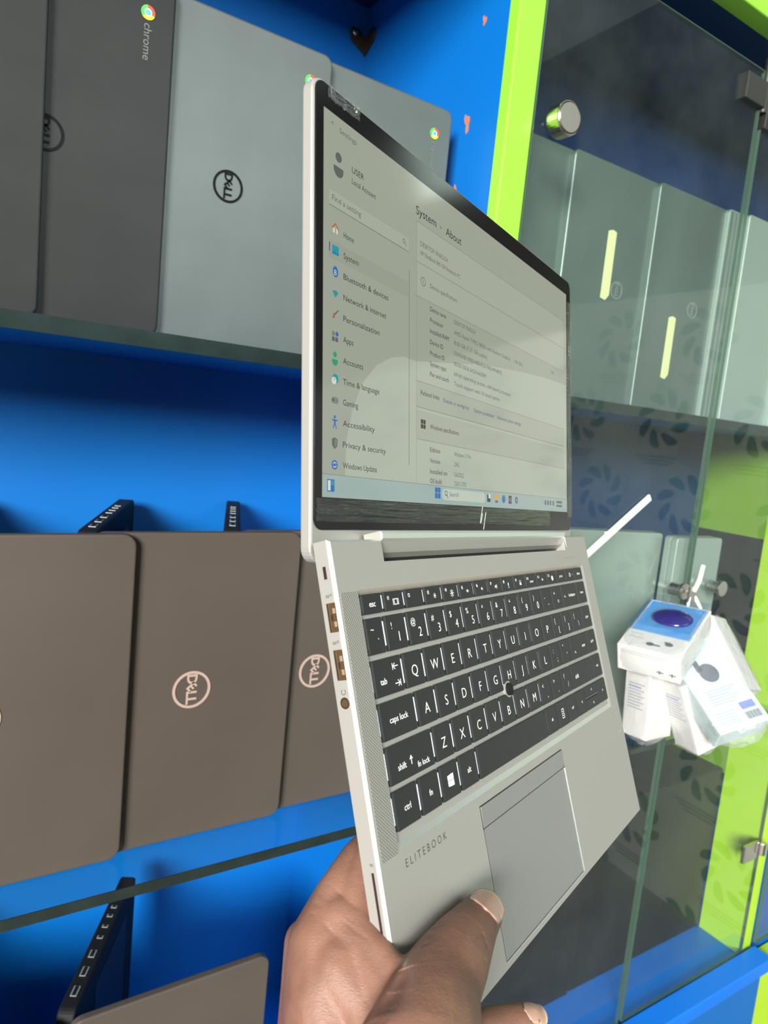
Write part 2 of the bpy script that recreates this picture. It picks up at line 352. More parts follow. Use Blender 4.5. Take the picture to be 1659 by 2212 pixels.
# ================================================================ DISPLAY CABINET
XA, XB = 0.534, 0.572                   # the divider between the open bay and the glazed bay
XP = 1.388                              # right-hand post of the glazed bay
cab = thing('display_cabinet', 'blue and lime green painted shop display cabinet with glass doors on the right bay', 'cabinet', loc=(0, 0, 0))
def cpart(b, name, m, bevel=0.0, label=None): return b.build(name, m, parent=cab, loc=(0, 0, H), bevel=bevel, label=label)
b = MB(); b.box(-0.70, XA, DB, DB + 0.018, -H, 0.60); cpart(b, 'back_panel', 'blue_paint', label='bright blue painted back panel of the open bay')
b = MB(); b.box(XB, 2.049, 0.893, 0.911, -0.985, 0.60); cpart(b, 'back_panel', 'navy_board', label='dark navy back panel behind the glass doors')
b = MB(); b.box(-0.72, -0.70, DF, DB, -H, 0.60); cpart(b, 'end_panel', 'blue_paint')
b = MB(); b.box(XA, XB, DF + 0.012, DB, -H, 0.60); dv = cpart(b, 'divider', 'blue_paint', label='blue painted divider board')
b = MB(); b.box(XA, XB, DF - 0.006, DF + 0.012, -H, 0.60); b.build('edge_strip', 'lime_paint', parent=dv, bevel=0.002, label='lime green front edge')
for (yy, zz, ww, hh) in ((0.70, 0.474, 0.003, 0.005), (0.713, 0.365, 0.004, 0.011), (0.722, 0.285, 0.0035, 0.010)):
    pts = []; b = MB()
    for q in range(16):
        t = 2 * math.pi * q / 16; rr = 1 + 0.30 * math.sin(3 * t + zz * 50) + 0.15 * math.sin(5 * t)
        pts.append((yy + ww * rr * math.cos(t) + 0.25 * hh * math.sin(t), zz + hh * rr * math.sin(t)))
    b.prism(pts, XA - 0.0004, XA + 0.001, 'x'); b.build('paint_chip', 'bare_wood', parent=dv, label='chip of bare orange wood in the blue paint')
b = MB(); b.box(-0.72, 2.049, DF, DB, 0.600, 0.618); cpart(b, 'top_board', 'navy_board')
b = MB(); b.box(-0.72, XB, DF - 0.16, DF, 0.575, 0.632); cpart(b, 'shade_overhang', 'blue_paint', label='unseen blue overhang added to shade the top of the open bay')  # out of view, added to cast shade down the upper back panel
b = MB(); b.box(XB, 2.049, DF - 0.03, DF, 0.600, 0.632); cpart(b, 'top_rail', 'lime_paint', 0.002, 'lime green rail along the top')
b = MB(); b.box(-0.70, XA, DF, DB, 0.052, 0.060, 0); b.box(XB, 2.049, DF + 0.004, 0.893, 0.049, 0.060, 0)
b.box(-0.70, XA, DF - 0.004, DF, 0.046, 0.0605, 1); b.box(XB, 2.049, DF + 0.002, DF + 0.004, 0.0465, 0.0605, 1)
cpart(b, 'upper_shelf', ['blue_paint', 'glass_edge'], label='upper shelf with dark grey green edge')
b = MB(); b.box(-0.70, 2.049, DF, DB, -1.003, -0.985); cpart(b, 'bottom_board', 'blue_paint_edge')
b = MB(); b.box(XB, XP + 0.04, DF - 0.045, DF - 0.006, -1.000, -0.972); cpart(b, 'bottom_rail', 'blue_paint_edge', 0.002, 'bright blue rail under the glass doors')
b = MB(); b.box(XB, XP + 0.035, DF - 0.030, DF - 0.006, -H, -1.000); cpart(b, 'plinth', 'blue_paint')
b = MB(); b.box(XP + 0.036, 2.049, DF - 0.028, DF - 0.006, -H, -0.985); cpart(b, 'plinth', 'lime_board', label='yellow green plinth board')
b = MB(); b.box(XP, XP + 0.042, DF + 0.002, DF + 0.09, -0.985, 0.60); cpart(b, 'post', 'lime_board', 0.001, 'yellow green right-hand post inside the glass')
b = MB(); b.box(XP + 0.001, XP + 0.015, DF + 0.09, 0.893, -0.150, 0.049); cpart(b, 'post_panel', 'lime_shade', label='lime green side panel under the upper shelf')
b = MB(); b.box(XP + 0.001, XP + 0.015, DF + 0.09, 0.893, -0.468, -0.150); cpart(b, 'post_panel', 'black_card', label='dark side panel above the glass shelf')
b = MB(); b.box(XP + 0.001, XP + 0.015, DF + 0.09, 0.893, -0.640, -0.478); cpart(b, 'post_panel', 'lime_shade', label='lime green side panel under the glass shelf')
# iron corner bracket in the top corner of the open bay
b = MB(); cx, cz = 0.0, 0.0
for sgn in (0, 1):
    prof = [(0.0, -0.020), (0.0, 0.002), (-0.015, 0.013), (-0.025, 0.013), (-0.030, 0.005), (-0.027, -0.005), (-0.013, -0.013)]
    if sgn == 0: b.prism([(XA + p[0], 0.553 + p[1]) for p in prof], DB - 0.003, DB - 0.0004, 'y')
    else: b.prism([(DB + p[0] * 0.95, 0.553 + p[1]) for p in prof], XA - 0.003, XA - 0.0004, 'x')
br = cpart(b, 'corner_bracket', 'rusty_iron', 0.001, 'rusty iron corner bracket')
b = MB(); b.sphere((XA - 0.021, DB - 0.004, 0.558), 0.0045, 8, sc=(1, 0.45, 1)); b.box(XA - 0.024, XA - 0.018, DB - 0.0065, DB - 0.0055, 0.5575, 0.5585)
b.build('screw', 'steel', parent=br)
# glass doors
def door(x0, x1, z0, z1, label):
    b = MB(); b.box(x0, x1, DF - 0.005, DF, z0, z1, 0)
    t = 0.0009
    b.box(x0 - t, x0, DF - 0.0052, DF + 0.0002, z0, z1, 1); b.box(x1, x1 + t, DF - 0.0052, DF + 0.0002, z0, z1, 1)
    b.box(x0, x1, DF - 0.0052, DF + 0.0002, z1, z1 + t, 1); b.box(x0, x1, DF - 0.0052, DF + 0.0002, z0 - t, z0, 1)
    return cpart(b, 'door', ['door_glass', 'glass_edge_pale'], label=label)
d1 = door(0.575, 1.003, -0.970, 0.556, 'left-hand clear glass door')
d2 = door(1.014, XP - 0.004, -0.970, 0.556, 'right-hand clear glass door')
door(XP + 0.046, 2.04, -0.970, 0.556, 'far glass door')
b = MB(); b.cyl((0.601, DF - 0.006, 0.362), (0.601, DF - 0.017, 0.362), 0.010); b.cyl((0.601, DF - 0.015, 0.362), (0.601, DF - 0.034, 0.362), 0.0185, 40); kn = b.build('knob', 'knob_metal', parent=d1, smooth=False, bevel=0.0012, label='round chrome door knob')
b = MB(); b.cyl((0.601, DF - 0.0342, 0.362), (0.601, DF - 0.0352, 0.362), 0.0155, 40); b.build('knob_face', 'knob_face', parent=kn)
for (xx, dd) in ((0.966, d1), (1.066, d2)):
    b = MB(); b.cyl((xx, DF - 0.006, -0.205), (xx, DF - 0.024, -0.205), 0.0095, 24); b.cyl((xx, DF - 0.024, -0.205), (xx, DF - 0.030, -0.205), 0.0125, 24)
    b.build('lock', 'steel', parent=dd, bevel=0.0008, label='small round cabinet lock')
# pivot hinge clamps at the top right and half way down the post
b = MB(); b.box(0.955, 1.005, DF - 0.012, DF + 0.006, 0.505, 0.540); b.box(1.012, 1.045, DF - 0.012, DF + 0.006, 0.480, 0.560); b.cyl((1.009, DF - 0.006, 0.50), (1.009, DF - 0.006, 0.575), 0.006)
b.build('pivot_hinge', 'hinge_dark', parent=d2, bevel=0.001)
b = MB(); b.box(1.29, 1.384, DF - 0.011, DF - 0.0052, -0.985 + 0.0, -0.970 + 0.0)
b = MB(); b.box(1.315, 1.362, DF - 0.012, DF - 0.0055, -0.760, -0.725); b.cyl((1.372, DF - 0.013, -0.752), (1.372, DF - 0.013, -0.728), 0.009); b.box(1.355, 1.373, DF - 0.010, DF - 0.006, -0.748, -0.735)
b.build('clamp_hinge', 'steel', parent=d2, bevel=0.001)
# lower glass shelf, running through both bays
b = MB(); b.box(-0.698, XA - 0.001, DF - 0.003, DB - 0.002, -0.480, -0.469, 0); b.box(-0.698, XA - 0.001, DF - 0.0042, DF - 0.003, -0.4802, -0.4688, 1)
tag(b.build('glass_shelf', ['shelf_glass', 'glass_edge'], loc=(0, 0, H)), 'thick glass shelf under the brown-black laptops in the open blue bay', 'shelf')
b = MB(); b.box(XB + 0.001, XP - 0.001, DF + 0.004, 0.892, -0.477, -0.469, 0); b.box(XB + 0.001, XP - 0.001, DF + 0.003, DF + 0.004, -0.4772, -0.4688, 1)
tag(b.build('glass_shelf', ['shelf_glass', 'glass_edge'], loc=(0, 0, H)), 'glass shelf behind the glass doors, under the silver laptops', 'shelf')
# black cartons standing on the bottom board behind the doors
for (x0, x1, y0, zt, lab) in ((0.60, 0.985, 0.735, -0.63, 'big black carton on the cabinet floor behind the left glass door'), (0.99, 1.387, 0.738, -0.63, 'big black carton on the cabinet floor beside the lime post')):
    b = MB(); b.box(x0, x1, y0, 0.888, -0.984, zt); o = b.build('carton', 'black_card', loc=(0, 0, H), bevel=0.003); tag(o, lab, 'box')
    b = MB(); b.box((x0 + x1) / 2 - 0.002, (x0 + x1) / 2 + 0.002, y0 - 0.0003, 0.888, zt, zt + 0.0006); b.build('lid_seam', 'hinge_dark', parent=o)

# ================================================================ LAPTOPS ON THE SHELVES
def rrect(x0, x1, z0, z1, r, n=6):
    pts = []
    for cx, cz, a in ((x1 - r, z1 - r, 0), (x0 + r, z1 - r, 90), (x0 + r, z0 + r, 180), (x1 - r, z0 + r, 270)):
        for i in range(n + 1):
            t = math.radians(a + 90 * i / n); pts.append((cx + r * math.cos(t), cz + r * math.sin(t)))
    return pts
def xz(mb, fn):
    """draw flat artwork in (x, z) on the face at y = 0, outward is -y"""
    t = MB(); fn(t)
    mb.add([(v.x, -v.z, v.y) for v in t.v], t.f, 0); mb.m[-len(t.m):] = t.m
def ring_logo(parent, cx, cz, r, m, y=0.0):
    b = MB()
    def fn(t):
        t.ring(0, 0, r * 0.86, r, 0.0002, 0.0009, 48)
        hh = r * 0.74
        # the word runs downwards: glyph x -> -z
        def put(s, along, size, extra=0.0, up=0.0):
            vs, fs = glyphs(s); c, q = math.cos(-math.pi / 2 + extra), math.sin(-math.pi / 2 + extra)
            xm = (min(v.x for v in vs) + max(v.x for v in vs)) / 2; ym = (min(v.y for v in vs) + max(v.y for v in vs)) / 2
            for dd in (0,):
                t.add([(((v.x - xm) * size) * c - ((v.y - ym) * size) * q + up + dd, ((v.x - xm) * size) * q + ((v.y - ym) * size) * c - along + dd, 0.0006) for v in vs], fs)
        put('~bold~D', -r * 0.56, hh); put('~bold~E', -r * 0.14, hh * 0.95, math.radians(42)); put('~bold~L', r * 0.26, hh); put('~bold~L', r * 0.62, hh)
    xz(b, fn)
    return b.build('maker_badge', m, parent=parent, loc=(cx, y, cz))
def colour_emblem(parent, cx, cz, r, word=True, wm='logo_grey'):
    b = MB()
    def fn(t):
        for i, a in enumerate((100, 220, 340)): t.ring(0, 0, r * 0.52, r, 0.0002, 0.0008, 14, i, math.radians(a), math.radians(a + 120))
        t.ring(0, 0, r * 0.40, r * 0.53, 0.0003, 0.0009, 24, 3); t.ring(0, 0, 0.00001, r * 0.41, 0.0003, 0.0010, 24, 4)
    xz(b, fn); b.build('colour_emblem', ['emblem_green', 'emblem_yellow', 'emblem_red', 'emblem_white', 'emblem_blue'], parent=parent, loc=(cx, 0, cz))
    if word:
        b = MB(); xz(b, lambda t: text(t, 'chrome', -0.0028, -r * 1.5, 0.0098, 0.0005, ang=-math.pi / 2))
        b.build('emblem_word', wm, parent=parent, loc=(cx, 0, cz))
def shelf_laptop(name, label, X, Y, Z, wd, ht, body, badge=None, badge_r=0.0148, badge_m='logo_black', badge_x=None, emblem=False, th=0.010, opn=None, group=None, tape=None, rot=0.0, radius=0.012, base_m=None, ports=True, lean=0.0, fat=False):
    t = thing(name, label, 'laptop', loc=(X, Y, H + Z), group=group); t.rotation_euler = (lean, 0, rot)
    b = MB(); b.prism(rrect(0, wd, 0, ht, radius), 0.0, th, 'y'); lid = b.build('lid', body, parent=t, bevel=0.0022, seg=3)
    b = MB(); b.prism(rrect(0.004, wd - 0.004, 0.004, ht - 0.004, radius), 0.0, 0.0012, 'y'); b.build('screen_bezel', 'bezel_black', parent=lid, loc=(0, th, 0))
    if opn:
        L, ang = opn; M = Matrix.Translation((0.006, th + 0.004, 0)) @ Matrix.Rotation(ang, 4, 'Z')
        b = MB(); b.prism(rrect(0, L, 0.002, ht - 0.002, 0.011), 0.0, 0.019, 'y'); bs = b.build('base', base_m or 'interior_black', parent=t, M=M, bevel=0.002)
        b = MB(); b.box(L * 0.30, L * 0.82, -0.0006, 0, 0.03, ht - 0.03); b.build('keyboard', 'key_black', parent=bs)
        if ports:
            b = MB()
            for (a0, a1, zz) in ((0.10, 0.16, 0), (0.22, 0.28, 0), (0.34, 0.39, 0), (0.47, 0.49, 0), (0.55, 0.57, 0), (0.63, 0.65, 0), (0.70, 0.72, 0)):
                b.box(L * a0, L * a1, 0.006, 0.013, ht - 0.0025, ht - 0.0014, 0); b.box(L * a0 + 0.001, L * a1 - 0.001, 0.0075, 0.0115, ht - 0.0014, ht - 0.0010, 1)
            b.build('side_ports', ['silver_light', 'interior_black'], parent=bs)
    if fat:
        b = MB()
        b.prism(rrect(0.0, wd, 0.0, ht, radius), 0.0, 0.012, 'y'); b.build('base', body, parent=t, loc=(0, th + 0.001, 0), bevel=0.002)
    if badge: ring_logo(lid, badge_x if badge_x is not None else wd / 2, ht / 2, badge_r, badge_m)
    if emblem: colour_emblem(lid, wd - 0.024, ht - 0.031, 0.0060)
    if tape:
        b = MB(); (tx, tz, tw, tl) = tape; n = 8; pts = [(tx, tz), (tx + tw * .6, tz - .002), (tx + tw, tz + .006), (tx + tw * .97, tz + tl), (tx + tw * .5, tz + tl + .002), (tx, tz + tl - .001)]
        b.prism(pts, -0.0004, 0.0, 'y'); b.build('tape_label', 'masking_tape', parent=t, label='strip of pale yellow masking tape')
    return t
GU = 'dark grey laptops on the upper shelf of the open bay'
chromes = [
    (-0.130, 0.681, 'black laptop at far left of the upper shelf, in front of the others', 'charcoal_plastic', False, False),
    (-0.027, 0.689, 'charcoal laptop with black ring badge cut by its neighbour, second from left on upper shelf', 'charcoal_plastic', True, True),
    (0.136, 0.697, 'grey laptop with a full black ring badge in the middle of the upper shelf', 'grey_plastic', True, True),
    (0.299, 0.705, 'grey laptop with colour emblem nearest the blue divider on the upper shelf', 'grey_plastic', False, True)]
for i, (x_, y_, lab, m_, bd, em) in enumerate(chromes):
    shelf_laptop('laptop', lab, x_, y_, 0.0605, 0.208, 0.306, m_, badge=bd, badge_r=0.0150, badge_x=0.106, emblem=em, opn=(0.20, math.radians(64)), group=GU, radius=0.010, ports=False)
GL = 'brown-black laptops on the glass shelf'
for i, (x_, y_, bx, lab) in enumerate((
        (-0.048, 0.690, 0.089, 'brown-black laptop at far left of the glass shelf, badge cut by photo edge'),
        (0.135, 0.700, 0.106, 'brown-black laptop with silver ring badge in the middle of the glass shelf'),
        (0.287, 0.710, 0.106, 'brown-black laptop on the glass shelf half hidden behind the silver laptop'))):
    shelf_laptop('laptop', lab, x_, y_, -0.4685, 0.222, 0.3395, 'black_plastic', badge=True, badge_r=0.0205, badge_x=bx, badge_m='logo_silver', opn=(0.262, math.radians(69)), group=GL, radius=0.013)
shelf_laptop('laptop', 'brown-black half open laptop standing alone on the cabinet floor below the glass shelf', 0.136, 0.700, -0.985, 0.226, 0.333, 'black_plastic', opn=(0.235, math.radians(61)), radius=0.014)
shelf_laptop('laptop', 'half open laptop on the cabinet floor, just beyond the left photo edge', -0.10, 0.700, -0.985, 0.226, 0.333, 'black_plastic', opn=(0.235, math.radians(61)), radius=0.014, ports=False)
GR = 'silver laptops on the upper shelf behind glass'
sil = [
    (0.596, 0.722, 'silver laptop next to the lime divider edge, with a sliver of tape', (0.002, 0.155, 0.009, 0.055), False),
    (0.721, 0.714, 'silver laptop with a yellow tape strip near its top, behind the glass door', (0.083, 0.150, 0.0175, 0.093), True),
    (0.893, 0.706, 'silver laptop with a yellow tape strip at mid height, behind the glass door', (0.061, 0.055, 0.0175, 0.092), True)]
for (x_, y_, lab, tp, bd) in sil:
    shelf_laptop('laptop', lab, x_, y_, 0.0605, 0.225, 0.3305, 'silver_lid', badge=bd, badge_r=0.0125, badge_m='logo_faint', badge_x=0.115, opn=(0.150, math.radians(60)), tape=tp, group=GR, radius=0.008, ports=False)
# one shown edge-on with its layered side, then two more lids
t = thing('laptop', 'pale silver laptop turned edge-on between the taped laptops and the door gap', 'laptop', loc=(1.058, 0.699, H + 0.0605), group=GR)
b = MB(); b.prism(rrect(0, 0.225, 0, 0.331, 0.006), 0.0, 0.010, 'y'); b.build('lid', 'silver_light', parent=t, bevel=0.0015)
b = MB(); b.box(0.004, 0.007, -0.0016, 0, 0.004, 0.327); b.box(0.018, 0.0195, -0.0012, 0, 0.004, 0.327); b.box(0.027, 0.0285, -0.0010, 0, 0.004, 0.327); b.build('side_ribs', 'silver_lid', parent=t, bevel=0.0004)
for (x_, y_, lab) in ((1.100, 0.690, 'silver laptop on the upper shelf just right of the door gap'), (1.236, 0.682, 'silver laptop at the far right end of the upper shelf')):
    shelf_laptop('laptop', lab, x_, y_, 0.0605, 0.145, 0.331, 'silver_light', group=GR, radius=0.006)
GS = 'silver laptops on the lower glass shelf behind the doors'
for (x_, y_, wd_, rz, lab) in ((0.735, 0.775, 0.30, -0.22, 'wide silver laptop on the lower glass shelf behind the left glass door'), (1.012, 0.672, 0.115, -0.06, 'silver laptop on the lower glass shelf behind the right glass door')):
    shelf_laptop('laptop', lab, x_, y_, -0.4685, wd_, 0.336, 'silver_light', group=GS, radius=0.006, rot=rz, fat=True, th=0.012)

# ================================================================ THE LAPTOP IN THE HAND
RW = Matrix(((0.9261187, -0.0757943, 0.3695394), (0.3713115, 0.3560352, -0.8575353), (-0.0665727, 0.9313937, 0.3578742)))
LM = Matrix.Translation((0.1590498, 0.1809535, -0.2484664 + H)) @ RW.to_4x4()
lap = thing('laptop', 'open silver laptop with lit settings screen and black keyboard, held up in a hand', 'laptop', M=LM)
mm = 0.001
DW, DD = 323.7, 212.7
def grid_faces(b, xs, ys, z, skip, mi=0):
    for i in range(len(xs) - 1):
        for j in range(len(ys) - 1):
            cx, cy = (xs[i] + xs[i + 1]) / 2, (ys[j] + ys[j + 1]) / 2
            if not skip(cx, cy): b.rect(xs[i], xs[i + 1], ys[j], ys[j + 1], z, mi)
HX0, HX1, HY = 38.8, 280.2, 202.0
KX0, KX1, KY0, KY1 = 14.8, 305.8, 81.5, 190.2
b = MB(mm)
xs = [1.0, KX0, HX0, HX1, KX1, DW - 1.0]; ys = [1.0, KY0, KY1, HY, DD - 1.0]
grid_faces(b, xs, ys, 0, lambda x, y: (KX0 < x < KX1 and KY0 < y < KY1) or (HX0 < x < HX1 and y > HY))
# chamfer all round the top and the upright side band
out = [(0, 0), (DW, 0), (DW, DD), (HX1, DD), (HX1, HY), (HX0, HY), (HX0, DD), (0, DD)]
inn = [(1, 1), (DW - 1, 1), (DW - 1, DD - 1), (HX1, DD - 1), (HX1, HY), (HX0, HY), (HX0, DD - 1), (1, DD - 1)]
n = len(out)
for i in range(n):
    j = (i + 1) % n
    if inn[i] != out[i] or inn[j] != out[j]: b.add([(*inn[i], 0), (*inn[j], 0), (*out[j], -1.3), (*out[i], -1.3)], [(0, 1, 2, 3)], 1)
zlow = -8.6
for i in range(n):
    j = (i + 1) % n
    z0 = -1.3 if out[i] != inn[i] or out[j] != inn[j] else 0
    b.add([(*out[i], z0 if out[i] != inn[i] else 0), (*out[j], z0 if out[j] != inn[j] else 0), (*out[j], zlow), (*out[i], zlow)], [(0, 1, 2, 3)], 0)
# keyboard well: sloping walls down to its floor
ki = (KX0 + 0.8, KX1 - 3.0, KY0 + 2.6, KY1 - 2.4)
for a_, c_ in ((((KX0, KY0), (KX1, KY0)), ((ki[0], ki[2]), (ki[1], ki[2]))), (((KX1, KY0), (KX1, KY1)), ((ki[1], ki[2]), (ki[1], ki[3]))), (((KX1, KY1), (KX0, KY1)), ((ki[1], ki[3]), (ki[0], ki[3]))), (((KX0, KY1), (KX0, KY0)), ((ki[0], ki[3]), (ki[0], ki[2])))):
    mi = 1 if a_[0][1] == KY0 and a_[1][1] == KY0 else (2 if a_[0][1] == KY1 and a_[1][1] == KY1 else 0)
    b.add([(*a_[0], 0), (*a_[1], 0), (*c_[1], -1.2), (*c_[0], -1.2)], [(0, 1, 2, 3)], mi)
b.rect(ki[0], ki[1], ki[2], ki[3], -1.2, 0)
# underside tray
b.add([(0, 0, zlow), (DW, 0, zlow), (DW, HY, zlow), (0, HY, zlow), (9, 9, -15.5), (DW - 9, 9, -15.5), (DW - 9, 196, -15.5), (9, 196, -15.5)], [(0, 1, 5, 4), (1, 2, 6, 5), (2, 3, 7, 6), (3, 0, 4, 7), (4, 5, 6, 7)], 0)
b.rect(0, HX0, HY, DD, zlow, 0); b.rect(HX1, DW, HY, DD, zlow, 0)
body = b.build('body', ['aluminium', 'aluminium_chamfer', 'recess_tan'], parent=lap)
# hinge cover in the notch
b = MB(mm); b.prism([(216.5, -0.2), (215.2, 1.0), (212.8, 0.6), (211.6, -0.8)], HX0 + 0.9, HX1 - 0.6, 'x', 1)
b.prism([(211.6, -0.8), (206.6, -3.6), (204.5, -7.0), (206, -10), (216.5, -10), (216.5, -0.2)], HX0 + 0.9, HX1 - 0.6, 'x', 0)
b.prism([(201.9, -9.5), (206.8, -6.4), (206.8, -10.5), (201.9, -10.5)], HX0, HX1, 'x', 2)
b.build('hinge_cover', ['aluminium', 'aluminium_chamfer', 'hinge_dark'], parent=lap, label='long silver hinge barrel between the notch ends')
# keys ------------------------------------------------------------
KEYS = []
def row(y0, h, items):
    for it in items: KEYS.append((it[0], it[1], y0 + (it[4] if len(it) > 4 else 0), it[5] if len(it) > 5 else h, it[2], it[3] if len(it) > 3 else 's'))
P = 18.25; kw = 16.0
fnx = [15.9, 33.0, 50.8, 68.6, 86.5, 104.3, 121.8, 139.5, 157.0, 174.8, 192.8, 210.9, 229.0, 247.1, 265.2, 283.2, 301.6]
fnl = ['esc', 'f1', 'f2', 'f3', 'f4', 'f5', 'f6', 'f7', 'f8', 'f9', 'f10', 'f11', 'f12', 'prt sc', 'pwr', 'delete']
row(179.0, 9.0, [(fnx[i], fnx[i + 1] - 2.0, fnl[i], 'fn') for i in range(16)])
nx = [15.8, 30.9] + [49.2 + P * i for i in range(12)]
up = '~!@#$%^&*()_+'; lo = '`1234567890-='
row(161.3, kw, [(nx[i], nx[i + 1] - 2.2, up[i] + lo[i], 'num') for i in range(13)] + [(250.8, 279.6, 'backspace', 'bk'), (281.9, 299.6, 'home', 's')])
row(143.0, kw, [(16.0, 38.2, 'tab', 'tab')] + [(40.4 + 18.28 * i, 40.4 + 18.28 * i + kw, 'QWERTYUIOP'[i], 'L') for i in range(10)] +
    [(223.4, 239.6, '{[', 'num'), (241.9, 258.0, '}]', 'num'), (260.5, 280.2, '|\\', 'num'), (282.4, 300.2, 'pg up', 's')])
row(124.7, kw, [(16.1, 43.4, 'caps lock', 'word')] + [(45.6 + 18.28 * i, 45.6 + 18.28 * i + kw, 'ASDFGHJKL'[i], 'L') for i in range(9)] +
    [(210.3, 226.4, ':;', 'num'), (228.8, 245.0, '"\'', 'num'), (247.4, 280.8, 'enter', 'ent'), (283.0, 300.6, 'pg dn', 's')])
row(106.4, kw, [(16.3, 52.8, 'shift', 'shift')] + [(55.0 + 18.36 * i, 55.0 + 18.36 * i + kw, 'ZXCVBNM'[i], 'L') for i in range(7)] +
    [(183.6, 199.8, '<,', 'num'), (202.0, 218.2, '>.', 'num'), (220.5, 236.8, '?/', 'num'), (239.2, 281.0, 'shift', 'rs'), (283.3, 300.9, 'end', 's')])
row(88.1, kw, [(16.3, 34.7, 'ctrl', 'word'), (36.9, 53.0, 'fn', 'word'), (55.2, 71.3, '', 'win'), (73.5, 90.4, 'alt', 'word'), (92.6, 183.0, '', ''), (185.2, 201.2, 'alt', 's'), (203.4, 219.5, '', 'menu'),
                (221.7, 237.6, 'ctrl', 's'), (239.8, 256.2, '<', 'arr', 0, kw), (258.4, 282.0, '^', 'arr', 8.4, 7.6), (258.4, 282.0, 'v', 'arr', 0, 7.6), (284.3, 301.4, '>', 'arr')])
def sun(b, cx, cy, r):
    b.ring(cx, cy, 0.01, r * 0.35, ZT, ZT + 0.01, 12)
    for q in range(8):
        a = q * math.pi / 4; c, s_ = math.cos(a), math.sin(a); p = [(0.5 * r, -0.07 * r), (r, -0.07 * r), (r, 0.07 * r), (0.5 * r, 0.07 * r)]
        b.flat([(cx + x * c - y * s_, cy + x * s_ + y * c) for x, y in p], ZT)
ZK0, ZK = -1.15, 0.45; ZT = ZK + 0.03
def speaker_icon(b, cx, cy, waves, mute=False):
    b.flat([(cx - 1.3, cy - 0.4), (cx - 0.8, cy - 0.4), (cx - 0.1, cy - 1.1), (cx - 0.1, cy + 1.1), (cx - 0.8, cy + 0.4), (cx - 1.3, cy + 0.4)], ZT)
    for q in range(waves): b.ring(cx, cy, 0.55 + 0.55 * q, 0.75 + 0.55 * q, ZT, ZT + 0.01, 8, 0, -0.8, 0.8)
    if mute: text(b, 'x', cx + 0.3, cy - 0.5, 2.0, ZT)
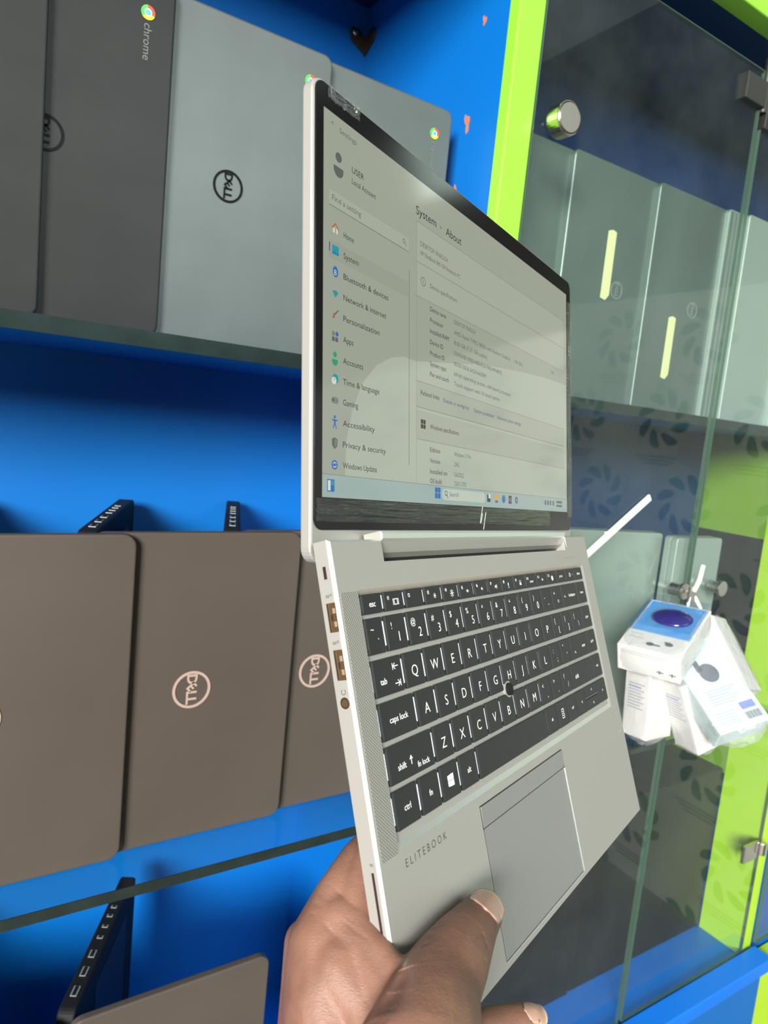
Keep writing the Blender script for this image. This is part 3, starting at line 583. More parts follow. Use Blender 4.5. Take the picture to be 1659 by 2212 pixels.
for (x0, x1, y0, h, s_, kind) in KEYS:
    b = MB(mm); fr = [(x0, y0), (x1, y0), (x1, y0 + h), (x0, y0 + h)]
    b.frustum(x0, x1, y0, y0 + h, ZK0, ZK - 0.25, 0.10); 
    b.frustum(x0 + 0.10, x1 - 0.10, y0 + 0.10, y0 + h - 0.10, ZK - 0.25, ZK, 0.35)
    ko = b.build('key', 'key_black', parent=lap, bevel=0.00035, seg=2)
    b = MB(mm); cx, cy = (x0 + x1) / 2, y0 + h / 2
    if kind == 'L': text(b, '~thin~' + s_, cx, cy - 3.1, 7.1, ZT, anchor='c')
    elif kind == 'num':
        big = 6.5 if s_[1].isdigit() else 5.0
        text(b, '~thin~' + s_[0], x0 + 4.4, cy + 1.6, 4.4, ZT, anchor='c'); text(b, '~thin~' + s_[1], cx + 1.6, cy - 4.4, big, ZT, anchor='c')
    elif kind == 'word': text(b, s_, cx, cy - 1.4, 3.9, ZT, anchor='c')
    elif kind == 's': text(b, s_, cx, cy - 0.8, 2.7, ZT, anchor='c')
    elif kind == 'tab':
        text(b, 'tab', x0 + 6.6, cy - 3.0, 3.9, ZT, anchor='c')
        for (ax, ay, d) in ((x1 - 5, cy + 3.6, -1), (x1 - 5, cy - 4.0, 1)):
            b.rect(ax - 2.0, ax + 2.0, ay - 0.2, ay + 0.2, ZT); b.rect(ax + d * 2.3 - 0.2, ax + d * 2.3 + 0.2, ay - 1.5, ay + 1.5, ZT)
            for sg in (-1, 1): b.flat([(ax + d * 2.0, ay), (ax + d * 0.6, ay + sg * 1.4), (ax + d * 0.1, ay + sg * 1.4), (ax + d * 1.5, ay)], ZT)
    elif kind == 'shift':
        text(b, 'shift', x0 + 10, cy - 3.2, 3.9, ZT, anchor='c'); text(b, 'fn lock', x1 - 9.5, cy - 5.6, 3.7, ZT, anchor='c')
        ax = x0 + 17.5; b.rect(ax - 0.25, ax + 0.25, cy - 3.0, cy + 0.6, ZT); b.flat([(ax - 1.3, cy - 0.8), (ax, cy + 1.0), (ax + 1.3, cy - 0.8), (ax + 0.9, cy - 0.8), (ax, cy + 0.4), (ax - 0.9, cy - 0.8)], ZT)
    elif kind == 'rs': text(b, 'shift', x0 + 9, cy - 2.0, 3.9, ZT, anchor='c')
    elif kind == 'bk': text(b, '<-', x0 + 4.6, cy - 1.6, 3.4, ZT, anchor='c'); text(b, 'backspace', cx + 4.2, cy - 1.2, 3.1, ZT, anchor='c')
    elif kind == 'ent': text(b, '<-', x0 + 7.0, cy - 4.4, 3.4, ZT, anchor='c'); text(b, 'enter', x1 - 8.2, cy - 1.6, 3.1, ZT, anchor='c')
    elif kind == 'arr': text(b, s_, cx, cy - 1.2, 3.6, ZT, anchor='c')
    elif kind == 'win':
        for (i, j) in ((0, 0), (1, 0), (0, 1), (1, 1)):
            xa = cx - 2.7 + 2.85 * i; xb = xa + (2.65 if i else 2.6)
            ya = cy - 2.7 + 2.85 * j; yb = ya + 2.6; sl = 0.35
            b.flat([(xa, ya + (sl * (1 - i) if j == 0 else 0)), (xb, ya), (xb, yb - (0 if (i or not j) else sl * .3)), (xa, yb - (sl * (1 - i) if j else 0))], ZT)
    elif kind == 'menu':
        b.ring(cx, cy, 2.2, 2.6, ZT, ZT + 0.01, 4, 0, math.pi / 4, math.pi / 4 + 2 * math.pi, 1.6); b.rect(cx - 1.0, cx + 1.0, cy + 1.1, cy + 1.5, ZT); b.rect(cx - 1.0, cx + 1.0, cy - .2, cy + .2, ZT); b.rect(cx - 1.0, cx + 1.0, cy - 1.5, cy - 1.1, ZT)
    elif kind == 'fn':
        if s_ == 'esc': text(b, 'esc', cx, cy - 1.4, 3.8, ZT, anchor='c')
        elif s_[0] == 'f':
            text(b, s_, x0 + 3.2, cy + 0.6, 2.5, ZT, anchor='c'); ix, iy = cx + 1.2, cy - 0.6
            if s_ == 'f1':
                b.ring(ix, iy, 1.6, 2.1, ZT, ZT + .01, 4, 0, math.pi / 4, math.pi / 4 + 2 * math.pi, 0.95)
                for q in (-2.2, 2.2): b.rect(ix + q - .15, ix + q + .15, iy - 1.5, iy + 1.5, ZT)
            elif s_ == 'f3': sun(b, ix, iy, 1.4)
            elif s_ == 'f4': sun(b, ix, iy, 2.1)
            elif s_ == 'f5': speaker_icon(b, ix, iy, 0, True)
            elif s_ == 'f6': speaker_icon(b, ix, iy, 1)
            elif s_ == 'f7': speaker_icon(b, ix, iy, 3)
            elif s_ == 'f8': b.ring(ix, iy + 0.3, 0.01, 0.6, ZT, ZT + .01, 12, 0, 0, 2 * math.pi, 1.7); b.rect(ix - .15, ix + .15, iy - 1.8, iy - 0.8, ZT); b.rect(ix - .8, ix + .8, iy - 1.9, iy - 1.7, ZT)
            elif s_ == 'f9':
                b.rect(ix - 1.3, ix + 1.3, iy - 1.3, iy - 0.9, ZT); b.rect(ix - 1.6, ix + 1.6, iy - 0.6, iy - 0.2, ZT); b.rect(ix - 1.0, ix + 1.0, iy + 0.1, iy + 0.5, ZT)
                for q in (-1, 0, 1): b.rect(ix + q * 1.2 - .12, ix + q * 1.2 + .12, iy + 0.9, iy + 1.7, ZT)
            elif s_ == 'f10': text(b, 'insert', ix, iy - 0.8, 2.4, ZT, anchor='c')
            elif s_ == 'f11': text(b, '+', ix, iy - 1.3, 4.2, ZT, anchor='c'); b.flat([(ix, iy + .5), (ix + 2, iy - .2), (ix, iy - .4)], ZT)
            elif s_ == 'f12': b.ring(ix, iy, 0.8, 1.5, ZT, ZT + .01, 24); sun(b, ix, iy, 2.0)
        elif s_ == 'pwr': b.ring(cx, cy, 1.1, 1.4, ZT, ZT + .01, 20, 0, 2.0, 7.4); b.rect(cx - .15, cx + .15, cy, cy + 1.7, ZT); b.ring(x1 - 2.4, cy, 0.01, 0.3, ZT, ZT + .01, 8)
        else: text(b, s_, cx, cy - 0.8, 2.6, ZT, anchor='c')
    if b.v: b.build('key_legend', 'legend', parent=ko)
# white light plates showing in the slots beside the keys
b = MB(mm)
for (x0, x1, y0, h, s_, kind) in KEYS:
    if x0 > 200 or h < 8: continue
    b.box(x0 - 1.05, x0 - 0.25, y0 + h * 0.18, y0 + h * 0.86, -1.19, -0.62)
b.build('key_backlight', 'backlight', parent=lap)
# pointing stick
b = MB(mm); b.ring(140.2, 124.6, 3.6, 4.5, -1.1, 0.7, 32, 0); b.cyl((140.2, 124.6, -1), (140.2, 124.6, 1.9), 3.3, 32, 1, 3.5); b.sphere((140.2, 124.6, 1.4), 3.45, 12, 1, (1, 1, 0.35))
for i in range(-4, 5):
    for j in range(-4, 5):
        if i * i + j * j < 17: b.box(140.2 + i * 0.7 - .2, 140.2 + i * 0.7 + .2, 124.6 + j * 0.7 - .2, 124.6 + j * 0.7 + .2, 2.0, 2.75 - 0.03 * (i * i + j * j), 1)
b.build('pointing_stick', ['aluminium', 'interior_black'], parent=lap)
# pad, buttons and the fine grooves round them
b = MB(mm); b.rect(85.9, 198.3, 65.2, 76.9, 0.02, 1); b.rect(86.1, 198.4, 4.0, 66.2, 0.02, 1)
b.rect(86.4, 197.6, 4.6, 65.8, 0.05, 0); pad = b.build('touchpad', ['aluminium_pad', 'groove'], parent=lap)
b = MB(mm); b.box(197.7, 198.7, 4.2, 65.6, 0.0, 0.35); b.box(86.4, 197.7, 3.9, 4.3, 0.0, 0.35); b.build('touchpad_rim', 'aluminium_chamfer', parent=pad)
for (xa, xb_) in ((86.6, 142.3), (142.8, 197.5)):
    b = MB(mm)
    n = 8
    for q in range(n):
        t0, t1 = q / n, (q + 1) / n; ya, yb = 66.2 + 10.2 * t0, 66.2 + 10.2 * t1; za, zb = 0.06 + 0.55 * math.sin(math.pi * t0 * .5), 0.06 + 0.55 * math.sin(math.pi * t1 * .5)
        b.add([(xa, ya, za), (xb_, ya, za), (xb_, yb, zb), (xa, yb, zb), (xa, ya, 0), (xa, yb, 0), (xb_, ya, 0), (xb_, yb, 0)], [(0, 1, 2, 3), (0, 3, 5, 4), (1, 6, 7, 2)])
    b.add([(xa, 76.4, 0.61), (xb_, 76.4, 0.61), (xb_, 76.4, 0), (xa, 76.4, 0)], [(0, 1, 2, 3)])
    b.build('touchpad_button', 'aluminium_pad', parent=lap)
for (xa, xb_, ya, yb) in ((2.6, 14.2, 80.6, 189.8),):
    b = MB(mm); b.box(xa, xb_, ya, yb, 0, 0.05); b.build('speaker_grille', 'speaker_mesh', parent=lap)
b = MB(mm); text(b, '~thin~E L I T E B O O K', 18.2, 73.4, 4.9, 0.05, width=34.0)
b.build('model_lettering', 'engraving', parent=lap)
b = MB(mm); text(b, 'WOLF SECURITY', 271.5, 195.2, 2.6, 0.05, width=24)
b.build('maker_lettering', 'recess_tan', parent=lap)
b = MB(mm); b.rect(313.0, 313.5, 62, 76, 0.05); b.rect(310, 316, 61.2, 61.8, 0.05); b.build('sticker_mark', 'aluminium_chamfer', parent=lap)
# left side ports (face x = 0, outward -x)
b = MB(mm); b.box(-0.12, 0.2, 196.4, 201.8, -5.2, -3.6); b.build('lock_slot', 'port_dark', parent=lap)
for (ya, yb) in ((174.0, 186.3), (154.1, 166.7)):
    b = MB(mm); b.box(-0.10, 0.2, ya, yb, -6.3, -1.35, 0); b.box(-0.22, 0, ya + .4, yb - .4, -6.1, -5.1, 2)
    for q in range(2): yy = ya + 2.2 + q * 5.6; b.ring(yy, -2.6, 0.75, 1.15, 0, 0, 4) if False else b.box(-0.22, 0, yy, yy + 2.2, -3.3, -1.9, 1)
    b.box(-0.20, 0, ya + 4.8, ya + 7.4, -4.6, -3.6, 3)
    b.build('usb_port', ['usb_inner', 'usb_tongue', 'knob_metal', 'port_dark'], parent=lap)
b = MB(mm)
t_ = MB(); t_.ring(0, 0, 1.6, 2.4, 0.0, 0.2, 28, 0); t_.ring(0, 0, 0.01, 1.6, 0.0, 0.12, 28, 1)
b.add([(-v.z, 144.8 + v.x, -4.2 + v.y) for v in t_.v], t_.f); b.m = t_.m[:]
b.build('audio_jack', ['knob_metal', 'usb_inner'], parent=lap)
b = MB(mm); b.box(-0.12, 0.2, 18, 78, -4.1, -2.9); b.build('card_slot', 'port_dark', parent=lap)
b = MB(mm)
def side_text(s, y, z, size, ang=0):
    t = MB(); text(t, s, 0, 0, size, 0, ang=ang, anchor='c'); b.add([(-0.08, y - v.y, z - v.x) for v in t.v] if ang else [(-0.08, y + v.y, z - v.x * -1 * -1) for v in t.v], t.f)
def side_icon(s, y, z, size):
    # writing read with the base standing upright: glyph x runs towards -z, glyph y towards +y
    t = MB(); text(t, s, 0, 0, size, 0, anchor='c'); b.add([(-0.08, y + v.y, z + v.x) for v in t.v], t.f)
side_icon('ss<', 188.6, -4.2, 2.6); side_icon('ss<', 169.0, -4.2, 2.6); side_icon('sc', 80.5, -3.4, 2.2)
t_ = MB(); t_.ring(0, 0, 0.95, 1.2, 0, 0.01, 16, 0, 0.5, 5.8); b.add([(-0.08 - v.z, 149.3 + v.x, -4.2 + v.y) for v in t_.v], t_.f)
b.build('port_marks', 'groove', parent=lap)
# lid -------------------------------------------------------------
LL = Matrix.Translation((9.11 * mm, 233.39 * mm, -7.78 * mm)) @ Matrix.Rotation(0.20199, 4, 'X')
b = MB(mm); b.prism(rrect(-6.6, 316.6, -29.5, 188.6, 7.0, 6), -6.3, 0.0, 'z'); lid = b.build('lid', 'aluminium', parent=lap, M=LL, bevel=0.0011, seg=2)
b = MB(mm); b.prism(rrect(-5.3, 315.4, -14.6, 187.2, 5.5, 6), 0.0, 0.8, 'z'); bez = b.build('screen_bezel', 'bezel_black', parent=lid, bevel=0.0003)
b = MB(mm); b.rect(0, 306.3, 0, 175.7, 0.86, 0)
# the soft petal of the wallpaper showing through the window panel
b.flat([(17, 0.5), (16.5, 12), (17.5, 27), (22, 42), (30, 56), (42, 67), (54, 73), (66, 76), (78, 76), (95, 79), (120, 83), (160, 90), (215, 96), (262, 100), (305, 102), (305, 0.5)], 0.88, 1)
b.rect(78.8, 300, 130.8, 152.3, 0.90, 2); b.rect(78.8, 300, 112.0, 130.2, 0.90, 2); b.rect(78.8, 300, 52.0, 65.6, 0.90, 2); b.rect(78.8, 300, 34.6, 50.0, 0.90, 2)
for (x0, x1, y0, y1) in ((78.6, 300, 65.7, 66.0), (78.6, 300, 34.3, 34.6), (78.6, 300, 111.7, 112.0), (78.6, 78.85, 11, 152.5), (78.6, 300, 152.3, 152.6), (78.6, 300, 51.6, 52.0), (78.6, 300, 130.4, 130.7)): b.rect(x0, x1, y0, y1, 0.92, 3)
b.rect(3.9, 70.6, 132.9, 139.9, 0.90, 2); b.rect(3.9, 70.6, 132.7, 133.0, 0.93, 5); b.rect(4.0, 70.8, 108.6, 116.8, 0.89, 6); b.rect(71.1, 71.45, 19.5, 123.4, 0.93, 5)
b.rect(0, 306.3, 0, 10.3, 0.92, 4); b.rect(0, 306.3, 10.2, 10.5, 0.93, 3)
b.prism(rrect(106.2, 160.5, 2.6, 9.0, 3.0, 5), 0.93, 0.94, 'z', 7)
scr_b = b; b = MB(mm); Zs = 0.96
def st(s, x, y, size=3.9, m=0, width=None): text(b, s, x, y - size * 0.26, size, Zs, m, width=width if width else len(s) * size * 0.485)
st('<', 5.2, 170.6, 3.6, 1); st('Settings', 11.3, 169.8, 3.4, 1); st('USER', 20.9, 155.4, 4.2, 0, 9.5); st('Local Account', 20.9, 150.0, 3.7, 0, 19.5); st('Find a setting', 6.1, 136.6, 3.8, 1, 22)
for nm, y in zip(('Home', 'System', 'Bluetooth & devices', 'Network & internet', 'Personalization', 'Apps', 'Accounts', 'Time & language', 'Gaming', 'Accessibility', 'Privacy & security', 'Windows Update'),
                 (122.0, 112.3, 102.6, 92.8, 83.0, 73.2, 63.3, 53.6, 44.0, 34.3, 24.5, 14.8)): st(nm, 14.7, y, 4.0)
st('System', 78.0, 158.0, 6.6, 0, 21.5); st('›' if False else '>', 103.5, 157.6, 4.4, 1); st('About', 110.4, 157.6, 6.6, 0, 18.6)
st('DESKTOP-7INEGO4', 82.5, 141.2, 3.7, 1, 30); st('HP EliteBook 845 G8 Notebook PC', 82.5, 136.2, 3.5, 1, 45)
st('Device specifications', 92.8, 120.9, 3.7, 1, 31)
for (a_, v_, y) in (('Device name', 'DESKTOP-7INEGO4', 108.0), ('Processor', 'AMD Ryzen 7 PRO 5850U with Radeon Graphics     1.90 GHz', 101.8), ('Installed RAM', '8.00 GB (7.31 GB usable)', 95.8), ('Device ID', 'DE4E4A8F-B9B0-440E-8536-9963A994897E', 89.6),
                    ('Product ID', '00330-53636-24529-AAOEM', 83.4), ('System type', '64-bit operating system, x64-based processor', 77.5), ('Pen and touch', 'Touch support with 10 touch points', 71.7)):
    st(a_, 92.8, y, 3.7, 0, len(a_) * 1.62); st(v_, 120.2, y - 0.6, 3.6, 1, len(v_) * 1.80)
st('Related links', 83.1, 59.8, 3.7, 0, 19.8); st('Domain or workgroup', 107.7, 59.3, 3.5, 2, 31); st('System protection', 145.3, 59.0, 3.5, 2, 28); st('Advanced system settings', 177.9, 59.0, 3.5, 2, 38)
st('Windows specifications', 92.9, 42.4, 3.8, 0, 33)
for (a_, v_, y) in (('Edition', 'Windows 11 Pro', 29.6), ('Version', '23H2', 23.6), ('Installed on', '5/6/2022', 17.6), ('OS build', '22631.2792', 12.4)): st(a_, 92.9, y, 3.7, 0, len(a_) * 1.58); st(v_, 120.2, y, 3.7, 1, len(v_) * 1.5)
st('Search', 114.8, 5.9, 3.6, 1, 11); st('Copy', 272, 107, 3.4, 1); st('^', 255, 5.8, 3.0, 1)
wr_b = b
b = MB(mm); I = {n_: i for i, n_ in enumerate(('px_grey', 'px_orange', 'px_teal', 'px_blue', 'px_green', 'px_white', 'px_ink', 'px_navy', 'px_yellow', 'px_dim'))}
b.ring(10.7, 156.9, 0.01, 2.3, Zs, Zs + .02, 24, 0); b.ring(10.7, 151.2, 0.01, 3.6, Zs, Zs + .02, 24, 0, math.pi, 2 * math.pi, 1.0); b.rect(7.1, 14.3, 151.2, 152.4, Zs, 0)
b.ring(66.2, 137.1, 0.9, 1.25, Zs, Zs + .02, 16, 0); b.flat([(66.9, 136.3), (67.2, 136.5), (68.3, 134.9), (68.0, 134.7)], Zs, 0)
b.flat([(8.6, 125.9), (5.9, 123.0), (6.5, 122.5), (8.6, 124.8), (10.7, 122.5), (11.3, 123.0)], Zs, 1); b.rect(6.9, 8.0, 120.9, 123.2, Zs, 5); b.rect(9.2, 10.3, 120.9, 123.2, Zs, 5)
b.rect(6.3, 11.1, 111.0, 115.2, Zs, 2); b.rect(6.3, 11.1, 111.0, 112.0, Zs, 3); b.rect(4.0, 4.6, 111.6, 115.6, Zs, 7)
b.ring(8.7, 103.2, 0.01, 1.9, Zs, Zs + .02, 24, 3, 0, 2 * math.pi, 1.35); text(b, 'B', 8.7, 101.6, 3.6, Zs + .03, 5, anchor='c')
b.ring(8.7, 91.2, 0.01, 3.4, Zs, Zs + .02, 16, 2, math.radians(50), math.radians(130))
b.flat([(6.6, 81.4), (7.4, 84.2), (8.6, 83.4), (8.2, 81.8)], Zs, 1); b.flat([(7.8, 83.6), (10.9, 86.2), (11.3, 85.8), (8.5, 83.2)], Zs, 0)
b.rect(6.4, 8.4, 71.2, 73.2, Zs, 0); b.rect(8.8, 10.8, 71.2, 73.2, Zs, 0); b.rect(6.4, 8.4, 73.6, 75.6, Zs, 9); b.flat([(10.0, 73.4), (11.4, 74.8), (10.0, 76.2), (8.7, 74.8)], Zs, 3)
b.ring(8.6, 65.2, 0.01, 1.3, Zs, Zs + .02, 16, 4); b.ring(8.6, 62.2, 0.01, 2.1, Zs, Zs + .02, 16, 4, math.pi, 2 * math.pi); b.rect(6.5, 10.7, 62.2, 63.0, Zs, 4)
b.ring(9.0, 54.2, 0.01, 2.2, Zs, Zs + .02, 24, 2); b.ring(8.0, 53.2, 0.01, 1.7, Zs + .02, Zs + .03, 20, 5); b.rect(7.9, 8.2, 53.2, 54.4, Zs + .05, 6)
b.prism(rrect(6.2, 11.2, 42.8, 45.8, 1.3, 4), Zs, Zs + .02, 'z', 9); b.rect(7.3, 7.7, 43.6, 45.0, Zs + .04, 6); b.rect(6.8, 8.2, 44.1, 44.5, Zs + .04, 6); b.ring(9.8, 44.3, 0.01, 0.4, Zs + .03, Zs + .04, 8, 3)
b.ring(8.7, 36.7, 0.01, 0.8, Zs, Zs + .02, 12, 3); b.rect(6.7, 10.7, 34.9, 35.6, Zs, 3); b.rect(8.1, 9.3, 33.4, 35.4, Zs, 3); b.flat([(8.1, 33.6), (7.2, 31.4), (7.8, 31.3), (8.7, 33.2), (9.6, 31.3), (10.2, 31.4), (9.3, 33.6)], Zs, 3)
b.flat([(8.7, 22.0), (10.6, 23.6), (10.8, 26.6), (8.7, 27.4), (6.6, 26.6), (6.8, 23.6)], Zs, 0); b.flat([(8.7, 22.8), (10.0, 23.9), (10.2, 26.2), (8.7, 26.8)], Zs + .02, 9)
b.ring(8.7, 14.9, 0.01, 2.2, Zs, Zs + .02, 24, 3); b.ring(8.7, 14.9, 0.9, 1.3, Zs + .03, Zs + .04, 16, 5, 0.4, 2.9); b.ring(8.7, 14.9, 0.9, 1.3, Zs + .03, Zs + .04, 16, 5, 3.6, 6.0)
b.rect(3.4, 8.6, 2.6, 8.2, Zs, 3); b.rect(3.9, 5.8, 3.1, 7.7, Zs + .02, 5); b.rect(6.2, 8.2, 5.5, 7.7, Zs + .02, 2)
b.ring(85.4, 121.2, 2.1, 2.5, Zs, Zs + .02, 24, 0); b.rect(85.2, 85.6, 119.9, 122.4, Zs, 0)
for (x0, y0, s0, mi) in ((83.1, 40.6, 2.3, 6), (98.2, 3.2, 2.9, 3)):
    for i in (0, 1):
        for j in (0, 1): b.rect(x0 + i * (s0 + .3), x0 + i * (s0 + .3) + s0, y0 + j * (s0 + .3), y0 + j * (s0 + .3) + s0, Zs, mi)
b.ring(110.6, 6.5, 1.1, 1.5, Zs, Zs + .02, 20, 6); b.flat([(111.4, 5.6), (111.8, 5.9), (113.0, 3.9), (112.6, 3.6)], Zs, 6)
b.rect(163.2, 165.0, 3.4, 8.0, Zs, 6); b.rect(165.0, 167.8, 3.4, 5.6, Zs, 6); b.rect(165.2, 167.8, 5.8, 8.4, Zs, 5)
b.rect(174.0, 179.6, 4.0, 8.4, Zs, 8); b.rect(174.8, 178.8, 3.2, 4.8, Zs + .02, 3)
b.ring(187.6, 6.0, 0.01, 2.6, Zs, Zs + .02, 20, 3); b.ring(188.3, 6.4, 0.6, 2.2, Zs + .03, Zs + .04, 16, 4, -0.6, 2.0)
b.rect(195.4, 200.2, 3.2, 8.6, Zs, 7); b.ring(197.8, 5.9, 0.01, 1.4, Zs + .02, Zs + .03, 12, 1)
b.ring(208.0, 6.0, 1.0, 2.4, Zs, Zs + .02, 12, 0)
for x0 in (259, 264, 269, 275): b.rect(x0, x0 + 3, 4.4, 7.8, Zs, 0)
for x0 in (283,): b.rect(x0, x0 + 12, 6.4, 8.2, Zs, 0); b.rect(x0, x0 + 12, 3.6, 5.2, Zs, 0)
scr_m = ['px_bg', 'px_bloom', 'px_card', 'px_line', 'px_bar', 'px_grey', 'px_sel', 'px_pill']
for q_, names in ((wr_b, ['px_ink', 'px_grey', 'px_link']), (b, list(I))):
    o_ = len(scr_b.v); scr_b.v += q_.v; scr_b.f += [[i + o_ for i in f_] for f_ in q_.f]; scr_b.m += [m0 + len(scr_m) for m0 in q_.m]; scr_m += names
scr = scr_b.build('screen', scr_m, parent=lid, label='lit settings window with grey green tint')
# maker's mark on the lower bezel
b = MB(mm)
for (xa, ya, yb) in ((153.2, -10.4, 0.2), (154.6, -10.0, -4.0), (157.8, -15.0 + 0.8, -4.0), (159.4, -8.4, -3.2)):
    b.flat([(xa, ya), (xa + .7, ya), (xa + .7 + (yb - ya) * .32, yb), (xa + (yb - ya) * .32, yb)], 0.9)
b.build('bezel_mark', 'legend', parent=bez)
# clear film still stuck over the bezel: rucked along the bottom, bunched in the top corner, peeling at the right edge
def film(x0, x1, y0, y1, nx, ny, amp, fx, fy, z=1.0, seed=0.0):
    b = MB(mm); vs = []; fs = []
    for j in range(ny + 1):
        for i in range(nx + 1):
            u, v = i / nx, j / ny; x = x0 + (x1 - x0) * u; y = y0 + (y1 - y0) * v
            hgt = noise.noise(Vector((x * fx, y * fy, seed))) * 0.7 + noise.noise(Vector((x * fx * 2.3, y * fy * 2.1, seed + 5))) * 0.5
            vs.append((x, y, z + amp * (0.55 + hgt)))
    for j in range(ny):
        for i in range(nx): fs.append((j * (nx + 1) + i, j * (nx + 1) + i + 1, (j + 1) * (nx + 1) + i + 1, (j + 1) * (nx + 1) + i))
    b.add(vs, fs); return b
film(-4.8, 268, -11.0, -0.5, 220, 40, 1.1, 0.028, 0.62).build('screen_film', 'screen_film', parent=lid, smooth=True, label='rucked clear protective film')
film(2, 26, 180.5, 187.4, 120, 14, 1.5, 0.75, 0.10, 1.0, 9.0).build('screen_film', 'screen_film', parent=lid, smooth=True, label='bunched corner of clear film')
film(306.5, 315.5, -4, 170, 12, 120, 0.8, 0.3, 0.04, 1.0, 3.0).build('screen_film', 'screen_film', parent=lid, smooth=True, label='strip of clear film along the right bezel')

# ================================================================ HAND
def CW(px, py, d):
    """a point d millimetres ahead of the lens, seen in that direction, in world metres"""
    c = Vector(((px - 829.5) / F, (py - 1106) / F, 1)) * (d * mm); p = WM @ c; return Vector((p.x, p.y, p.z + H))
LMi = LM.inverted()
def on_deck(px, py, h):
    """where that direction meets the plane h millimetres above the laptop's palm rest"""
    o = LMi @ Vector((0, 0, H)); q = LMi @ CW(px, py, 300); d = q - o; s_ = (h * mm - o.z) / d.z; return LM @ (o + d * s_)
hand = thing('person_hand', "person's brown left hand gripping the front left corner of the silver laptop", 'hand', loc=CW(830, 2350, 285))
HI = hand.matrix_world.copy(); HI = Matrix.Translation(hand.location).inverted()
chains = []
def ch(*pts): chains.append(pts)
th = [(on_deck(1042, 1974, 9.0), 9.4), (on_deck(1022, 2002, 10.5), 10.8), (on_deck(996, 2044, 13), 13.2), (on_deck(972, 2088, 15), 15.2), (on_deck(944, 2140, 17), 16.6), (on_deck(925, 2215, 21), 19.5), (on_deck(905, 2320, 25), 24)]
ch(*th)
ch((CW(905, 1745, 336), 8.0), (CW(845, 1790, 326), 9.0), (CW(778, 1862, 312), 9.8), (CW(733, 1945, 300), 11.6), (CW(698, 2040, 289), 14.6), (CW(705, 2150, 280), 18), (CW(735, 2300, 272), 22))
ch((CW(662, 2035, 296), 9.6), (CW(655, 2130, 290), 9.5), (CW(660, 2240, 284), 12), (CW(690, 2330, 278), 16))
ch((CW(805, 1850, 308), 8.5), (CW(775, 1940, 296), 9.5), (CW(785, 1990, 289), 9.0))
ch((CW(735, 1985, 290), 9.5), (CW(775, 2050, 282), 10), (CW(812, 2105, 274), 9.5), (CW(850, 2160, 268), 11))
ch((CW(770, 1990, 287), 7.5), (CW(805, 2040, 279), 7.0), (CW(838, 2078, 272), 5.6), (CW(862, 2100, 268), 5.2))
ch((CW(735, 2100, 281), 16), (CW(790, 2170, 274), 15), (CW(850, 2230, 268), 17), (CW(905, 2290, 266), 20))
ch((CW(720, 2230, 276), 18), (CW(800, 2260, 272), 20), (CW(880, 2310, 268), 22))
ch((CW(740, 2330, 275), 22), (CW(820, 2420, 270), 24), (CW(900, 2400, 268), 24))
ch((CW(800, 2380, 272), 25), (CW(820, 2650, 262), 25), (CW(850, 3000, 252), 26))
ch((CW(760, 2380, 276), 20), (CW(780, 2650, 268), 20), (CW(810, 3000, 258), 22))
# fingers wrapped behind the base; the middle fingertip comes out past the front edge
ch((CW(770, 2330, 292), 14), (CW(860, 2330, 316), 10), (CW(960, 2262, 338), 8.6), (CW(1060, 2220, 350), 9.6), (CW(1115, 2216, 354), 10.2), (CW(1142, 2214, 356), 9.6))
ch((CW(720, 2200, 292), 11), (CW(745, 2060, 316), 9.5), (CW(840, 1990, 345), 8.4), (CW(930, 2000, 362), 7.4))
ch((CW(780, 2430, 290), 14), (CW(880, 2430, 318), 10), (CW(980, 2372, 338), 8.4), (CW(1060, 2348, 350), 7.6))
b = MB()
for c in chains:
    for i in range(len(c) - 1):
        (p, r), (q, s_) = c[i], c[i + 1]; L = (q - p).length; n = max(2, int(L / 0.0025))
        for k_ in range(n + (1 if i == len(c) - 2 else 0)):
            t = k_ / n; b.sphere(p.lerp(q, t), (r + (s_ - r) * t) * mm, 8)
b.v = [HI @ v for v in b.v]
me = bpy.data.meshes.new('blob'); me.from_pydata([tuple(v) for v in b.v], [], b.f)
ob = bpy.data.objects.new('blob', me); COL.objects.link(ob)
m_ = ob.modifiers.new('r', 'REMESH'); m_.mode = 'VOXEL'; m_.voxel_size = 0.00085; m_.adaptivity = 0
m_ = ob.modifiers.new('s', 'SMOOTH'); m_.factor = 0.6; m_.iterations = 16
dg = bpy.context.evaluated_depsgraph_get(); hm = bpy.data.meshes.new_from_object(ob.evaluated_get(dg)); bpy.data.objects.remove(ob)
for p in hm.polygons: p.use_smooth = True
# the joint creases of the thumb and the fold of the web, pressed into the surface
CD = (CW(850, 2140, 300) - Vector((0, 0, H))).normalized()      # into the hand, for the deep fold between thumb and forefinger
def crease(mesh, a, c, depth, width):
    a, c = HI @ a, HI @ c; ab = c - a; L2 = ab.length_squared
    for v in mesh.vertices:
        d = v.co - a; t = d.dot(ab) / L2
        if -0.1 < t < 1.1:
            t = min(1, max(0, t)); q = (v.co - a - ab * t).length
            if q < width * 3:
                n_ = v.normal if depth < .0015 else -CD
                if depth >= .0015 and v.normal.dot(CD) > 0.1: continue
                v.co -= n_ * depth * math.exp(-(q / width) ** 2) * math.sin(math.pi * (0.12 + 0.76 * t))
from mathutils.bvhtree import BVHTree
def surf(px, py):
    o_ = Vector((0, 0, H)); d_ = (CW(px, py, 1000) - o_).normalized(); bv = BVHTree.FromPolygons([v.co for v in hm.vertices], [list(p.vertices) for p in hm.polygons])
    h_ = bv.ray_cast(HI @ o_, (HI.to_3x3() @ d_).normalized()); return HI.inverted() @ h_[0] if h_[0] is not None else CW(px, py, 270)
